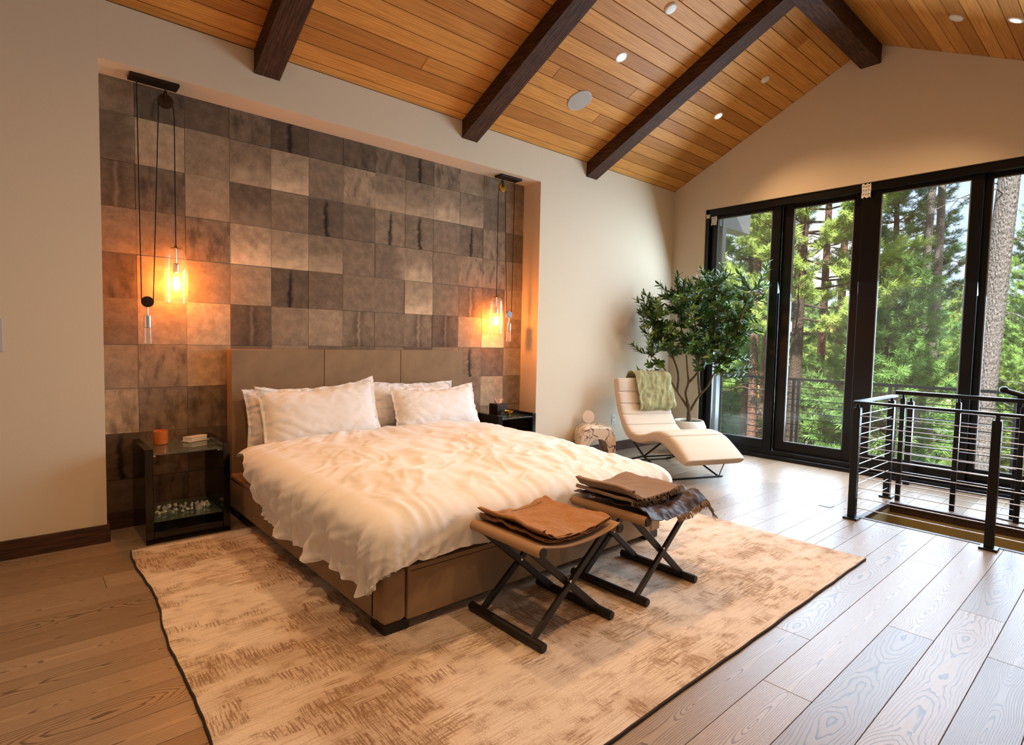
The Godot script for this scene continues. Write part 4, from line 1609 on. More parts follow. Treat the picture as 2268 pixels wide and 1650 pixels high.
	var bw := thing("bowl", "small round brass bowl in front of the tissue box", "bowl", Vector3(-2.965, 0.5835, 0.085))
	part(bw, "foot", mb().lathe([Vector2(0.0005, 0.0), Vector2(0.022, 0.0), Vector2(0.018, 0.008)], 24), mats.brass)
	part(bw, "cup", mb().lathe([Vector2(0.0005, 0.007), Vector2(0.020, 0.008), Vector2(0.042, 0.026), Vector2(0.050, 0.050), Vector2(0.047, 0.050), Vector2(0.039, 0.028), Vector2(0.0005, 0.012)], 32), mats.brass)


func build_pendants() -> void:
	for k in 2:
		var mir := 1.0 if k == 0 else -1.0
		var xc := -5.99 if k == 0 else -2.845
		var t := thing("pulley_pendant", ["clear glass pulley pendant lamp hanging over the left nightstand", "clear glass pulley pendant lamp hanging over the right nightstand"][k], "pendant lamp", Vector3(xc, AT, -0.13), "pulley pendant lamps over the nightstands")
		# offsets from the canopy centre, mirrored on the right
		var xl := 0.117 * mir if k == 0 else -0.132      # lamp cord
		var xu := 0.066 * mir if k == 0 else -0.083      # upper pulley
		var xw := -0.055 * mir if k == 0 else 0.045      # counterweight
		var xf := -0.098 * mir if k == 0 else 0.085      # fixed cord
		var yl := -1.098 if k == 0 else -1.245           # top of the glass
		var yw := -1.472 if k == 0 else -1.412           # lower pulley
		part(t, "canopy", mb().box(Vector3(0, -0.011, 0), Vector3(0.285, 0.022, 0.115), 0.004), mats.bronze)
		var hook := mb()
		hook.tube([Vector3(xu, -0.022, 0), Vector3(xu, -0.06, 0)], 0.004, 8)
		hook.box(Vector3(xu, -0.085, 0.014), Vector3(0.016, 0.07, 0.003), 0.001)
		hook.box(Vector3(xu, -0.085, -0.014), Vector3(0.016, 0.07, 0.003), 0.001)
		part(t, "pulley_bracket", hook, mats.bronze)
		var turn := Basis(Vector3(1, 0, 0), PI / 2)
		var wheel := mb().lathe([Vector2(0.0005, -0.010), Vector2(0.046, -0.010), Vector2(0.047, -0.006), Vector2(0.040, 0.0), Vector2(0.047, 0.006), Vector2(0.046, 0.010), Vector2(0.0005, 0.010)], 36)
		part(t, "upper_pulley", wheel, mats.bronze if k == 0 else mats.brass, Vector3(xu, -0.118, 0), turn)
		var wheel2 := mb().lathe([Vector2(0.0005, -0.008), Vector2(0.036, -0.008), Vector2(0.037, -0.005), Vector2(0.031, 0.0), Vector2(0.037, 0.005), Vector2(0.036, 0.008), Vector2(0.0005, 0.008)], 32)
		part(t, "lower_pulley", wheel2, mats.grey_metal if k == 1 else mats.bronze, Vector3(xw, yw, 0), turn)
		# cord: fixed end, down round the lower pulley, up over the upper one, down to the lamp
		var sgn := 1.0 if xw > xf else -1.0
		var pts := [Vector3(xf, -0.02, 0), Vector3(xw - 0.034 * sgn, yw + 0.06, 0)]
		for i in 9:
			var a := PI + PI * i / 8.0
			pts.push_back(Vector3(xw + cos(a) * 0.034 * sgn, yw + sin(a) * 0.034, 0))
		var su := 1.0 if xl > xu else -1.0
		pts.push_back(Vector3(xu - 0.042 * su, -0.19, 0))
		for i in 9:
			var a := PI - PI * i / 8.0
			pts.push_back(Vector3(xu + cos(a) * 0.042 * su, -0.118 + sin(a) * 0.042, 0))
		pts.push_back(Vector3(xl, -0.20, 0))
		pts.push_back(Vector3(xl, yl + 0.02, 0))
		part(t, "cord", mb().tube(pts, 0.0035, 6), mats.cord)
		# counterweight
		var wt := mb()
		wt.tube([Vector3(xw, yw - 0.036, 0), Vector3(xw, yw - 0.10, 0)], 0.0045, 8)
		wt.lathe([Vector2(0.0005, -0.175), Vector2(0.022, -0.175), Vector2(0.023, -0.172), Vector2(0.023, -0.096), Vector2(0.021, -0.092), Vector2(0.0005, -0.092)], 28, Vector3(xw, yw, 0))
		part(t, "counterweight", wt, mats.chrome)
		part(t, "glass_weight", mb().lathe([Vector2(0.0005, -0.285), Vector2(0.024, -0.285), Vector2(0.0255, -0.281), Vector2(0.0255, -0.18), Vector2(0.024, -0.177), Vector2(0.0005, -0.177)], 28, Vector3(xw, yw, 0)), mats.pane)
		# lamp: glass barrel, cap, stem, socket and bulb
		var g := Vector3(xl, yl, 0)
		var gl := 0.375
		part(t, "glass_shade", mb().lathe([Vector2(0.012, 0.002), Vector2(0.030, 0.001), Vector2(0.052, -0.012), Vector2(0.062, -0.04), Vector2(0.072, -0.13), Vector2(0.074, -0.22), Vector2(0.070, -gl + 0.02), Vector2(0.067, -gl)], 40, g), mats.pane)
		var rimm := mb()
		var ring := []
		for i in 41: ring.push_back(g + Vector3(cos(TAU * i / 40.0) * 0.067, -gl, sin(TAU * i / 40.0) * 0.067))
		rimm.tube(ring, 0.0022, 6, false)
		part(t.get_node("glass_shade"), "glass_rim", rimm, mats.pane_green)
		part(t, "cap", mb().lathe([Vector2(0.031, 0.002), Vector2(0.031, 0.005), Vector2(0.010, 0.010), Vector2(0.005, 0.028), Vector2(0.0005, 0.03)], 28, g), mats.brass)
		var stem := mb()
		stem.tube([g + Vector3(0, 0, 0), g + Vector3(0, -0.11, 0)], 0.0045, 10)
		part(t, "stem", stem, mats.chrome)
		part(t, "socket", mb().lathe([Vector2(0.0005, -0.165), Vector2(0.018, -0.165), Vector2(0.019, -0.16), Vector2(0.019, -0.108), Vector2(0.016, -0.10), Vector2(0.0005, -0.10)], 28, g), mats.chrome)
		var sock := t.get_node("socket")
		part(sock, "bulb", mb().lathe([Vector2(0.0005, -0.305), Vector2(0.018, -0.30), Vector2(0.034, -0.27), Vector2(0.036, -0.245), Vector2(0.026, -0.20), Vector2(0.015, -0.166)], 28, g), mats.pane)
		var fil := mb()
		for i in 7:
			var a := TAU * i / 7.0
			var b := TAU * (i + 0.5) / 7.0
			fil.tube([g + Vector3(cos(a) * 0.012, -0.195, sin(a) * 0.012), g + Vector3(cos(b) * 0.016, -0.275, sin(b) * 0.016)], 0.0022, 5)
		part(t, "filament_light", fil, mats.filament)
		var l := OmniLight3D.new()
		l.name = "bulb_light"
		l.light_color = Color(1.0, 0.55, 0.20)
		l.light_energy = BULB_E
		l.light_size = 0.02
		l.omni_range = 12.0
		l.omni_attenuation = 2.0
		l.shadow_enabled = true
		t.add_child(l)
		l.position = g + Vector3(0, -0.235, 0)


# ---------------------------------------------------------------- stools, chaise, plant, railings

# a folded cloth: a path in (x, y) swept along z, with sag and creases
func fold_sheet(path: Array, z0: float, z1: float, seed_: int, rough: float, skew := 0.0, nz := 34) -> Array:
	var n := fnl(seed_, 1.0, 3)
	var rows := []
	var count := path.size()
	for i in count:
		var row := []
		for j in nz + 1:
			var v := float(j) / nz
			var p: Vector2 = path[i]
			var z := lerpf(z0, z1, v) + 0.012 * n.get_noise_2d(i * 0.05, 4.0) + skew * (float(i) / count)
			var d := rough * n.get_noise_2d(p.x * 7.0 + i * 0.012, z * 5.0)
			row.push_back(Vector3(p.x + 0.4 * d, p.y + maxf(d, -0.003), z))
		rows.push_back(row)
	return rows


# layers laid back and forth between x0 and x1, each thick apart, following the seat
func fold_path(x0: float, x1: float, y: float, layers: int, gap: float, seat: Callable, shrink := 0.0) -> Array:
	var pts := []
	for l in layers:
		var steps := 22
		for k in steps + 1:
			var f := float(k) / steps
			var x := lerpf(x1, x0, f) if l % 2 == 0 else lerpf(x0, x1, f)
			pts.push_back(Vector2(x - shrink * l * (1.0 if l % 2 else 0.0), seat.call(x) + y + gap * l + gap * 0.9 * l * exp(-pow((x - x0) / 0.030, 2.0))))
		if l < layers - 1:
			var xe := x0 if l % 2 == 0 else x1
			var sg := -1.0 if l % 2 == 0 else 1.0
			for k in range(1, 6):
				var a := PI * k / 6.0
				var ya: float = gap * l * (1.9 if sg < 0.0 else 1.0)
				var yb: float = gap * (l + 1) * (1.9 if sg < 0.0 else 1.0)
				pts.push_back(Vector2(xe + sg * sin(a) * (yb - ya) * 0.75, seat.call(xe) + y + lerpf(ya, yb, 0.5 * (1.0 - cos(a)))))
	return pts


func fringe(edge: Array, out: Vector3, len: float, seed_: int) -> MB:
	var r := RandomNumberGenerator.new()
	r.seed = seed_
	var m := mb()
	for i in edge.size():
		var d: Vector3 = (out + Vector3(r.randf_range(-0.5, 0.5), r.randf_range(-0.7, -0.1), r.randf_range(-0.5, 0.5))).normalized()
		var p: Vector3 = edge[i]
		m.tube([p, p + d * len * 0.5, p + d * len + Vector3(0, -len * 0.3, 0)], [0.0026, 0.0022, 0.0012], 4, false)
	return m


func build_stools() -> void:
	var data := [[-5.065, -4.605, -5.082, -4.558, 2.222, 2.735, "folding campaign stool with a tan sling seat, the left one at the bed foot"], [-4.355, -3.90, -4.372, -3.848, 2.250, 2.765, "folding campaign stool under the dark fringed throw, the right one at the bed foot"]]
	for k in 2:
		var d = data[k]
		var o := Vector3((d[0] + d[1]) / 2, 0.0125, (d[4] + d[5]) / 2)
		var t := thing("folding_stool", d[6], "stool", o, "folding stools at the foot of the bed")
		var yt := 0.452
		for e in 2:
			part(t, "foot_bar", mb().tube([Vector3(d[e], 0.034, d[4]), Vector3(d[e], 0.034, d[4] + 0.003), Vector3(d[e], 0.034, d[5] - 0.003), Vector3(d[e], 0.034, d[5])], [0.018, 0.0215, 0.0215, 0.018], 18), mats.espresso, -o)
			part(t, "top_bar", mb().tube([Vector3(d[2 + e], yt, d[4]), Vector3(d[2 + e], yt, d[5])], 0.0215, 18), mats.espresso, -o)
		# legs: one pair leans right, the other left, just inside it
		for s in 2:
			for q in 2:
				var a := Vector3(d[s], 0.04, 0)
				var b := Vector3(d[3 - s], yt - 0.006, 0)
				var zz: float = (d[4] + 0.085 if q == 0 else d[5] - 0.075) + (0.0 if s == 0 else (0.022 if q == 0 else -0.022))
				a.z = zz
				b.z = zz
				var dir := (b - a).normalized()
				var bs := Basis(dir, Vector3(0, 0, 1).cross(dir), Vector3(0, 0, 1))
				part(t, "leg", mb().box((a + b) / 2, Vector3((b - a).length(), 0.036, 0.019), 0.004, bs), mats.espresso, -o)
		for q in 2:
			var zz: float = d[4] + 0.095 if q == 0 else d[5] - 0.085
			part(t, "pivot", mb().tube([Vector3(o.x - 0.004, 0.246, zz - 0.024), Vector3(o.x - 0.004, 0.246, zz + 0.024)], 0.006, 10), mats.chrome, -o)
		# sling seat wrapped round both bars
		var path := []
		for i in 9:
			var a := PI * 1.15 - PI * 0.65 * i / 8.0
			path.push_back(Vector2(d[2] + cos(a) * 0.0255, yt + sin(a) * 0.0255))
		for i in range(1, 20):
			var f := i / 20.0
			path.push_back(Vector2(lerpf(d[2], d[3], f), yt + 0.0255 - 0.040 * 4.0 * f * (1.0 - f)))
		for i in 9:
			var a := PI * 0.5 - PI * 0.65 * i / 8.0
			path.push_back(Vector2(d[3] + cos(a) * 0.0255, yt + sin(a) * 0.0255))
		part(t, "sling_seat", mb().slab(fold_sheet(path, d[4] + 0.012, d[5] - 0.008, 70 + k, 0.0), 0.0035, -1.0), mats.seat_leather, -o)
		var sleeve := mb()
		sleeve.tube([Vector3(d[2], yt, d[4] + 0.012), Vector3(d[2], yt, d[5] - 0.008)], 0.0245, 18, false)
		sleeve.tube([Vector3(d[3], yt, d[4] + 0.012), Vector3(d[3], yt, d[5] - 0.008)], 0.0245, 18, false)
		part(t, "sleeve", sleeve, mats.seat_leather, -o)
	# tan leather throw folded on the left stool
	var seat1 := func(x: float) -> float:
		var f := clampf((x + 5.082) / 0.524, 0.0, 1.0)
		return 0.0125 + 0.452 + 0.0255 - 0.040 * 4.0 * f * (1.0 - f)
	var at1 := Vector3(-4.83, 0.47, 2.47)
	var lt := thing("leather_throw", "tan leather throw folded in layers on the left stool", "throw", at1)
	var p1 := fold_path(-5.03, -4.60, 0.005, 4, 0.0095, seat1, 0.010)
	part(lt, "folded_hide", mb().slab(fold_sheet(p1, 2.243, 2.690, 81, 0.017, 0.02), 0.0035, -1.0), mats.tan_leather, -at1)
	var st := mb()
	var lines := []
	for k in 17:
		var x := lerpf(-5.0, -4.66, k / 16.0)
		lines.push_back(Vector3(x, seat1.call(x) + 0.007 + 0.0095 * 3 + 0.0045, 2.30))
	st.tube(lines, 0.0012, 4)
	part(lt, "seam", st, mats.seam, -at1)
	# dark fringed throw over the right stool
	var seat2 := func(x: float) -> float:
		var f := clampf((x + 4.372) / 0.524, 0.0, 1.0)
		return 0.0125 + 0.452 + 0.0255 - 0.022 * 4.0 * f * (1.0 - f)
	var at2 := Vector3(-4.1, 0.47, 2.5)
	var bt := thing("brown_throw", "dark brown glossy throw with a ragged fringe over the right stool", "throw", at2)
	var rows := []
	var n := fnl(91, 1.0, 3)
	for i in 71:
		var row := []
		for j in 61:
			var u := i / 70.0
			var v := j / 60.0
			var x := lerpf(-4.375, -3.755, u)
			var z := lerpf(2.262, 2.785, v)
			var y: float = seat2.call(minf(x, -3.848)) + 0.012
			var over := maxf(0.0, x + 3.852)
			y -= 0.55 * over + 3.2 * over * over
			var front := maxf(0.0, z - 2.752)
			y -= front * 1.0 + 0.014 * smoothstep(2.70, 2.785, z)
			var cr: float = n.get_noise_2d(x * 4.0, z * 5.5)
			y += 0.024 * (1.0 - absf(cr)) - 0.010 + 0.008 * n.get_noise_2d(x * 14.0, z * 16.0)
			y += 0.028 * smoothstep(-4.05, -3.9, x) * (1.0 - smoothstep(-3.86, -3.78, x)) * (0.75 + 0.4 * cr)
			x += 0.015 * n.get_noise_2d(z * 8.0, 70.0) * u
			row.push_back(Vector3(x, y, z))
		rows.push_back(row)
	part(bt, "hide", mb().slab(rows, 0.006, -1.0), mats.brown_throw, -at2)
	var e2 := []
	var e3 := []
	var r := RandomNumberGenerator.new()
	r.seed = 17
	for k in 150:
		var f := r.randf() * 59.99
		e2.push_back((rows[70][int(f)] as Vector3).lerp(rows[70][int(f) + 1], f - int(f)) + Vector3(0, -0.003, 0))
		f = r.randf() * 45.0 + 24.5
		e3.push_back((rows[int(f)][60] as Vector3).lerp(rows[mini(int(f) + 1, 70)][60], f - int(f)) + Vector3(0, -0.003, 0))
	part(bt, "fringe", fringe(e2, Vector3(0.8, -0.2, 0.1), 0.030, 5), mats.brown_throw, -at2).set_meta("kind", "stuff")
	part(bt, "fringe", fringe(e3, Vector3(0.0, -0.5, 0.7), 0.026, 6), mats.knit, -at2).set_meta("kind", "stuff")
	# taupe knit blanket folded on top of it
	var at3 := Vector3(-4.16, 0.5, 2.46)
	var kb := thing("knit_blanket", "taupe woven blanket folded on top of the dark throw", "blanket", at3)
	var seat3 := func(x: float) -> float:
		return seat2.call(x) + 0.028 + 0.016 * smoothstep(-4.15, -3.95, x)
	var p3 := fold_path(-4.375, -3.955, 0.010, 4, 0.0125, seat3, 0.012)
	var rows3 := fold_sheet(p3, 2.285, 2.665, 83, 0.008, 0.03)
	part(kb, "weave", mb().slab(rows3, 0.007, -1.0), mats.knit, -at3)
	var e4 := []
	for k in 220:
		var f := r.randf() * (rows3.size() - 1.01)
		e4.push_back((rows3[int(f)][34] as Vector3).lerp(rows3[int(f) + 1][34], f - int(f)) + Vector3(0, -0.003, 0))
	part(kb, "fringe", fringe(e4, Vector3(0, -0.15, 0.9), 0.013, 9), mats.knit, -at3).set_meta("kind", "stuff")


func build_chaise() -> void:
	var ax := Vector3(-0.385, 0, 0.923).normalized()
	var wx := Vector3(ax.z, 0, -ax.x)
	var l0 := Vector3(-2.035, 0, 1.524)
	var width := 0.66
	var outer := [Vector2(-1.395, 0.915), Vector2(-1.382, 0.85), Vector2(-1.369, 0.792), Vector2(-1.315, 0.637), Vector2(-1.254, 0.521), Vector2(-1.159, 0.385), Vector2(-1.06, 0.302), Vector2(-0.943, 0.266), Vector2(-0.786, 0.268), Vector2(-0.653, 0.298), Vector2(-0.525, 0.33), Vector2(-0.415, 0.337), Vector2(-0.306, 0.311), Vector2(-0.187, 0.262), Vector2(-0.085, 0.222), Vector2(0.0, 0.195)]
	var inner := [Vector2(-1.285, 0.945), Vector2(-1.262, 0.86), Vector2(-1.245, 0.786), Vector2(-1.193, 0.651), Vector2(-1.125, 0.525), Vector2(-1.04, 0.435), Vector2(-0.945, 0.384), Vector2(-0.824, 0.372), Vector2(-0.674, 0.403), Vector2(-0.533, 0.45), Vector2(-0.396, 0.472), Vector2(-0.26, 0.455), Vector2(-0.16, 0.417), Vector2(-0.051, 0.351), Vector2(0.018, 0.305), Vector2(0.072, 0.262)]
	var ns := 300
	var po := []
	var pi_ := []
	var so := smooth_path(outer, 20)
	var si := smooth_path(inner, 20)
	for i in ns + 1:
		var f := float(i) / ns * 15.0 * 20.0
		var k := mini(int(f), so.size() - 2)
		po.push_back(so[k].lerp(so[k + 1], f - k))
		pi_.push_back(si[k].lerp(si[k + 1], f - k))
	var arc := [0.0]
	for i in range(1, ns + 1):
		arc.push_back(arc[i - 1] + (pi_[i] - pi_[i - 1]).length())
	var seams := [0.165, 0.305, 0.437, 0.575, 0.72, 0.86, 1.0, 1.135, 1.283, 1.418]
	var rows := []
	var loop := []
	for k in 40:
		var a := TAU * k / 40.0
		loop.push_back(Vector2(signf(cos(a)) * pow(absf(cos(a)), 0.16), signf(sin(a)) * pow(absf(sin(a)), 0.42)))
	for i in ns + 1:
		var gr := 0.0
		for s in seams:
			gr += exp(-pow((arc[i] - s) / 0.0075, 2.0))
		var e := minf(i, ns - i) / 6.0
		var sc := 1.0 if e >= 1.0 else sqrt(1.0 - pow(1.0 - e, 2.0)) * 0.22 + 0.78
		var row := []
		for q in loop:
			var h: float = 0.5 + 0.5 * q.y * sc
			var c: Vector2 = (po[i] as Vector2).lerp(pi_[i], h)
			if q.y > 0.0:
				c += ((po[i] - pi_[i]) as Vector2).normalized() * 0.014 * gr * smoothstep(0.0, 0.5, q.y)
			var kx: float = width * 0.5 + q.x * (width * 0.5 - 0.02 + 0.02 * sc) * (0.97 + 0.03 * sc)
			row.push_back(l0 + ax * c.x + wx * kx + Vector3(0, c.y, 0))
		rows.push_back(row)
	var o := l0 - ax * 0.7 + wx * 0.33
	var t := thing("chaise_longue", "cream channel-quilted chaise longue of wave shape on thin black metal legs", "chaise longue", o)
	var m := mb()
	m.sheet(rows, 1.0, true)
	# find which way the sheet faces: away from the middle of the first ring
	var mid := Vector3.ZERO
	for p in rows[150]: mid += p / 40.0
	if m.n[150 * 40 + 3].dot(m.v[150 * 40 + 3] - mid) < 0.0:
		m = mb()
		m.sheet(rows, -1.0, true)
	for e in [0, ns]:
		var dirv: Vector3 = (rows[e][0] - rows[1 if e == 0 else ns - 1][0]).normalized()
		var c := Vector3.ZERO
		for p in rows[e]: c += p / 40.0
		var ci := m.vert(c, dirv)
		var ring := []
		for p in rows[e]: ring.push_back(m.vert(p, dirv))
		for k in 40: m.tri(ci, ring[k], ring[(k + 1) % 40])
	part(t, "cushion", m, mats.boucle, -o)
	var pt := func(s: float, k: float, y: float) -> Vector3:
		return l0 + ax * s + wx * k + Vector3(0, y, 0)
	for k in [0.045, 0.615]:
		part(t, "leg", mb().tube([pt.call(-1.03, k, 0.30), pt.call(-0.74, k, 0.135), pt.call(-0.265, k, 0.012)], 0.0105, 8), mats.black_steel, -o)
		part(t, "leg", mb().tube([pt.call(-0.45, k, 0.335), pt.call(-0.74, k, 0.148), pt.call(-1.16, k, 0.012)], 0.0105, 8), mats.black_steel, -o)
	for s in [-0.265, -1.16]:
		part(t, "foot_bar", mb().box(pt.call(s, 0.33, 0.008), Vector3(0.68, 0.014, 0.022), 0.003, Basis(wx, Vector3.UP, wx.cross(Vector3.UP))), mats.black_steel, -o)
	part(t, "cross_bar", mb().tube([pt.call(-0.74, 0.04, 0.14), pt.call(-0.74, 0.62, 0.14)], 0.009, 8), mats.black_steel, -o)
	part(t, "brace_rod", mb().tube([pt.call(-0.12, 0.60, 0.232), pt.call(-0.20, 0.605, 0.10), pt.call(-0.265, 0.63, 0.014)], 0.005, 6), mats.black_steel, -o)
	# velvet blanket over the head end
	var path := smooth_path([Vector2(-1.425, 0.70), Vector2(-1.440, 0.83), Vector2(-1.432, 0.93), Vector2(-1.395, 0.985), Vector2(-1.325, 1.0), Vector2(-1.262, 0.955), Vector2(-1.225, 0.86), Vector2(-1.195, 0.77), Vector2(-1.150, 0.67), Vector2(-1.138, 0.635), Vector2(-1.155, 0.612), Vector2(-1.172, 0.632), Vector2(-1.185, 0.66)], 10)
	path = resample(path, 90)
	var n := fnl(120, 1.0, 3)
	var vr := []
	for i in 90:
		var row := []
		for j in 61:
			var v := j / 60.0
			var c: Vector2 = path[i]
			var k := lerpf(0.215, 0.695, v) + 0.012 * n.get_noise_2d(i * 0.06, 3.0) - 0.03 * (1.0 - smoothstep(0, 40, float(i))) * (1.0 - v)
			var tan: Vector2 = (path[mini(i + 1, 89)] - path[maxi(i - 1, 0)]).normalized()
			var nn := Vector2(-tan.y, tan.x)
			var fold: float = n.get_noise_2d((k * 4.5 + i * 0.020), i * 0.016)
			var q: Vector2 = c + nn * (0.034 * (1.0 - absf(fold)) * 1.0 + 0.008 * n.get_noise_2d(k * 16.0, i * 0.07)) * smoothstep(0, 12, float(i))
			if v > 0.93: q -= nn * 0.02 * (v - 0.93) / 0.07
			row.push_back(pt.call(q.x, k, q.y))
		vr.push_back(row)
	var at := l0 - ax * 1.3 + wx * 0.45 + Vector3(0, 0.9, 0)
	var bl := thing("velvet_blanket", "sage green velvet blanket folded over the head of the chaise", "blanket", at)
	part(bl, "velvet", mb().slab(vr, 0.016, 1.0), mats.velvet, -at)


func leaf_mesh() -> ArrayMesh:
	# 1 long along +y, folded along the midrib and bent back
	var m := mb()
	var rows := []
	for i in 6:
		var t := i / 5.0
		var w := 0.140 * pow(sin(PI * clampf(t * 0.92 + 0.06, 0.0, 1.0)), 0.8)
		var back := -0.16 * t * t
		rows.push_back([Vector3(-w, t, back + 0.035), Vector3(0, t, back), Vector3(w, t, back + 0.035)])
	m.sheet(rows, 1.0)
	return m.done()


func build_plant() -> void:
	var base := Vector3(-0.495, 0, 0.64)
	var rt := Vector3(0.748, 0, 0.663)
	var fw := Vector3(-0.663, 0, 0.748)
	var at := func(a: float, y: float, d: float) -> Vector3:
		var p := base + rt * a + fw * d + Vector3(0, y, 0)
		if p.x > -0.05: p -= fw / fw.x * (p.x + 0.05)
		if p.z < 0.05: p += fw / fw.z * (0.05 - p.z)
		return p
	var pot := thing("planter", "round white planter pot behind the chaise", "plant pot", base)
	part(pot, "bowl", mb().lathe([Vector2(0.0005, 0.0), Vector2(0.125, 0.0), Vector2(0.165, 0.04), Vector2(0.205, 0.15), Vector2(0.216, 0.25), Vector2(0.205, 0.34), Vector2(0.178, 0.402), Vector2(0.168, 0.412), Vector2(0.158, 0.408), Vector2(0.155, 0.36)], 48), mats.pot)
	var moss := mb()
	var nm := fnl(7, 1.0, 3)
	var mrows := []
	for i in 15:
		var row := []
		for j in 40:
			var rr := 0.16 * i / 14.0
			var w := TAU * j / 40.0
			row.push_back(Vector3(cos(w) * rr, 0.383 + 0.014 * nm.get_noise_2d(cos(w) * rr * 30.0, sin(w) * rr * 30.0) + 0.012 * (1.0 - i / 14.0), sin(w) * rr))
		mrows.push_back(row)
	moss.sheet(mrows, 1.0, true)
	if moss.n[200].y < 0: 
		moss = mb().sheet(mrows, -1.0, true)
	part(pot.get_node("bowl"), "moss", moss, mats.moss)
	var t := thing("potted_tree", "tall leafy indoor olive-like tree in the corner by the window", "potted tree", base + Vector3(0, 0.38, 0))
	var o := -t.position
	var limbs := [
		[[0.0, 0.37, 0.0], [0.0, 0.47, 0.0], [-0.01, 0.57, 0.01], [-0.03, 0.66, 0.0], [-0.05, 0.757, 0.0], [-0.03, 0.87, 0.02], [-0.05, 1.01, 0.04], [-0.10, 1.35, 0.05], [-0.18, 1.70, 0.0], [-0.20, 1.98, 0.02]],
		[[-0.01, 0.55, 0.0], [-0.07, 0.65, -0.02], [-0.146, 0.757, -0.03], [-0.24, 0.90, -0.02], [-0.33, 1.04, 0.02], [-0.42, 1.14, 0.06], [-0.53, 1.21, 0.09]],
		[[-0.146, 0.757, -0.03], [-0.14, 0.99, -0.05], [-0.24, 1.25, -0.06], [-0.34, 1.45, -0.02], [-0.46, 1.68, 0.02]],
		[[-0.03, 0.87, 0.02], [0.06, 0.99, 0.05], [0.127, 1.14, 0.08], [0.23, 1.48, 0.10], [0.26, 1.85, 0.14], [0.22, 2.05, 0.16]],
		[[0.01, 0.52, 0.0], [0.05, 0.63, 0.04], [0.10, 0.73, 0.07], [0.18, 0.85, 0.12], [0.23, 1.01, 0.17], [0.38, 1.33, 0.24], [0.48, 1.70, 0.30], [0.56, 1.98, 0.33]],
		[[0.10, 0.73, 0.07], [0.09, 0.95, 0.02], [0.12, 1.3, -0.08], [0.06, 1.65, -0.12], [0.02, 1.95, -0.1]],
	]
	var anchors: Array[Vector3] = []
	for k in limbs.size():
		var pts := []
		for p in limbs[k]:
			pts.push_back(at.call(p[0], p[1], p[2]))
		pts = smooth_path(pts, 5)
		var rad := []
		var r0: float = 0.036 if k == 0 else 0.017
		for i in pts.size():
			var f := float(i) / (pts.size() - 1)
			var rr := lerpf(r0, 0.005, pow(f, 0.55 if k == 0 else 0.8))
			rad.push_back(rr * (1.0 + 0.10 * sin(i * 2.3 + k)))
			if pts[i].y > 0.95:
				anchors.push_back(pts[i])
		part(t, "trunk" if k == 0 else "limb", mb().tube(pts, rad, 10), mats.bark, o)
	# crown: twig ends inside the outline, plus the tips that stand out
	var r := RandomNumberGenerator.new()
	r.seed = 2024
	var tips := []
	for e in [[-0.74, 1.32, 0.12], [-0.68, 1.02, 0.15], [-0.70, 1.86, 0.1], [-0.60, 1.95, 0.0], [-0.42, 2.06, 0.0], [-0.22, 2.17, 0.05], [-0.16, 2.10, 0.1], [0.05, 2.24, 0.1], [0.16, 2.20, 0.1], [0.26, 2.30, 0.2], [0.76, 2.32, 0.3], [0.74, 2.05, 0.3], [0.70, 1.90, 0.3], [0.69, 1.52, 0.3], [0.66, 1.66, 0.2], [0.60, 1.20, 0.25], [0.53, 0.98, 0.25], [0.44, 1.06, 0.3], [0.24, 1.04, 0.3], [0.02, 1.06, 0.2], [0.12, 1.08, 0.1], [-0.50, 1.44, 0.1], [0.58, 1.08, 0.3], [-0.42, 1.10, 0.18], [-0.58, 1.10, 0.2]]:
		tips.push_back(at.call(e[0], e[1], e[2]))
	while tips.size() < 300:
		var a := r.randf_range(-0.62, 0.66)
		var y := r.randf_range(1.12, 2.22)
		var top := 1.95 + 0.28 * smoothstep(-0.5, 0.3, a)
		var low := 1.24 - 0.2 * smoothstep(0.0, 0.3, a)
		if y > top or y < low: continue
		if absf(a) > 0.66 * sqrt(maxf(0.05, 1.0 - pow((y - 1.66) / 0.75, 2.0))): continue
		tips.push_back(at.call(a, y, r.randf_range(-0.32, 0.36)))
	var twig := mb()
	var leaves: Array[Transform3D] = []
	for tip in tips:
		var best: Vector3 = anchors[0]
		var bd := 1e9
		for a in anchors:
			var d: float = a.distance_to(tip) + (0.5 if a.y > tip.y + 0.05 else 0.0) + 0.6 * absf(a.distance_to(tip) - 0.30)
			if d < bd:
				bd = d
				best = a
		var mid: Vector3 = best.lerp(tip, 0.5) + Vector3(r.randf_range(-0.03, 0.03), r.randf_range(-0.07, 0.01), r.randf_range(-0.03, 0.03))
		var pts := smooth_path([best, mid, tip], 6)
		twig.tube(pts, [0.005, 0.0045, 0.004, 0.004, 0.0035, 0.0035, 0.003, 0.003, 0.0025, 0.0025, 0.002, 0.002, 0.0015], 5, false)
		var dirv: Vector3 = (tip - mid).normalized()
		var count := 26
		var reach := minf(0.36, best.distance_to(tip))
		for i in count:
			var f := float(i) / (count - 1)
			var back := reach * (1.0 - f)
			var pos: Vector3 = pts[12]
			var left := back
			for s in range(12, 0, -1):
				var seg: float = (pts[s] - pts[s - 1]).length()
				if left <= seg:
					pos = (pts[s] as Vector3).lerp(pts[s - 1], left / seg)
					break
				left -= seg
				pos = pts[s - 1]
			var side := dirv.cross(Vector3(0.1, 1, 0.2)).normalized().rotated(dirv, i * 2.4 + r.randf_range(-0.4, 0.4))
			var out := (dirv * r.randf_range(0.7, 1.2) + side * r.randf_range(0.6, 1.0) + Vector3(0, 0.12, 0)).normalized()
			var xa := out.cross(dirv).normalized()
			if xa.length() < 0.5: xa = Vector3(1, 0, 0)
			var sc := r.randf_range(0.058, 0.092)
			if pos.x + out.x * sc > -0.02: out.x = -absf(out.x)
			if pos.z + out.z * sc < 0.02: out.z = absf(out.z)
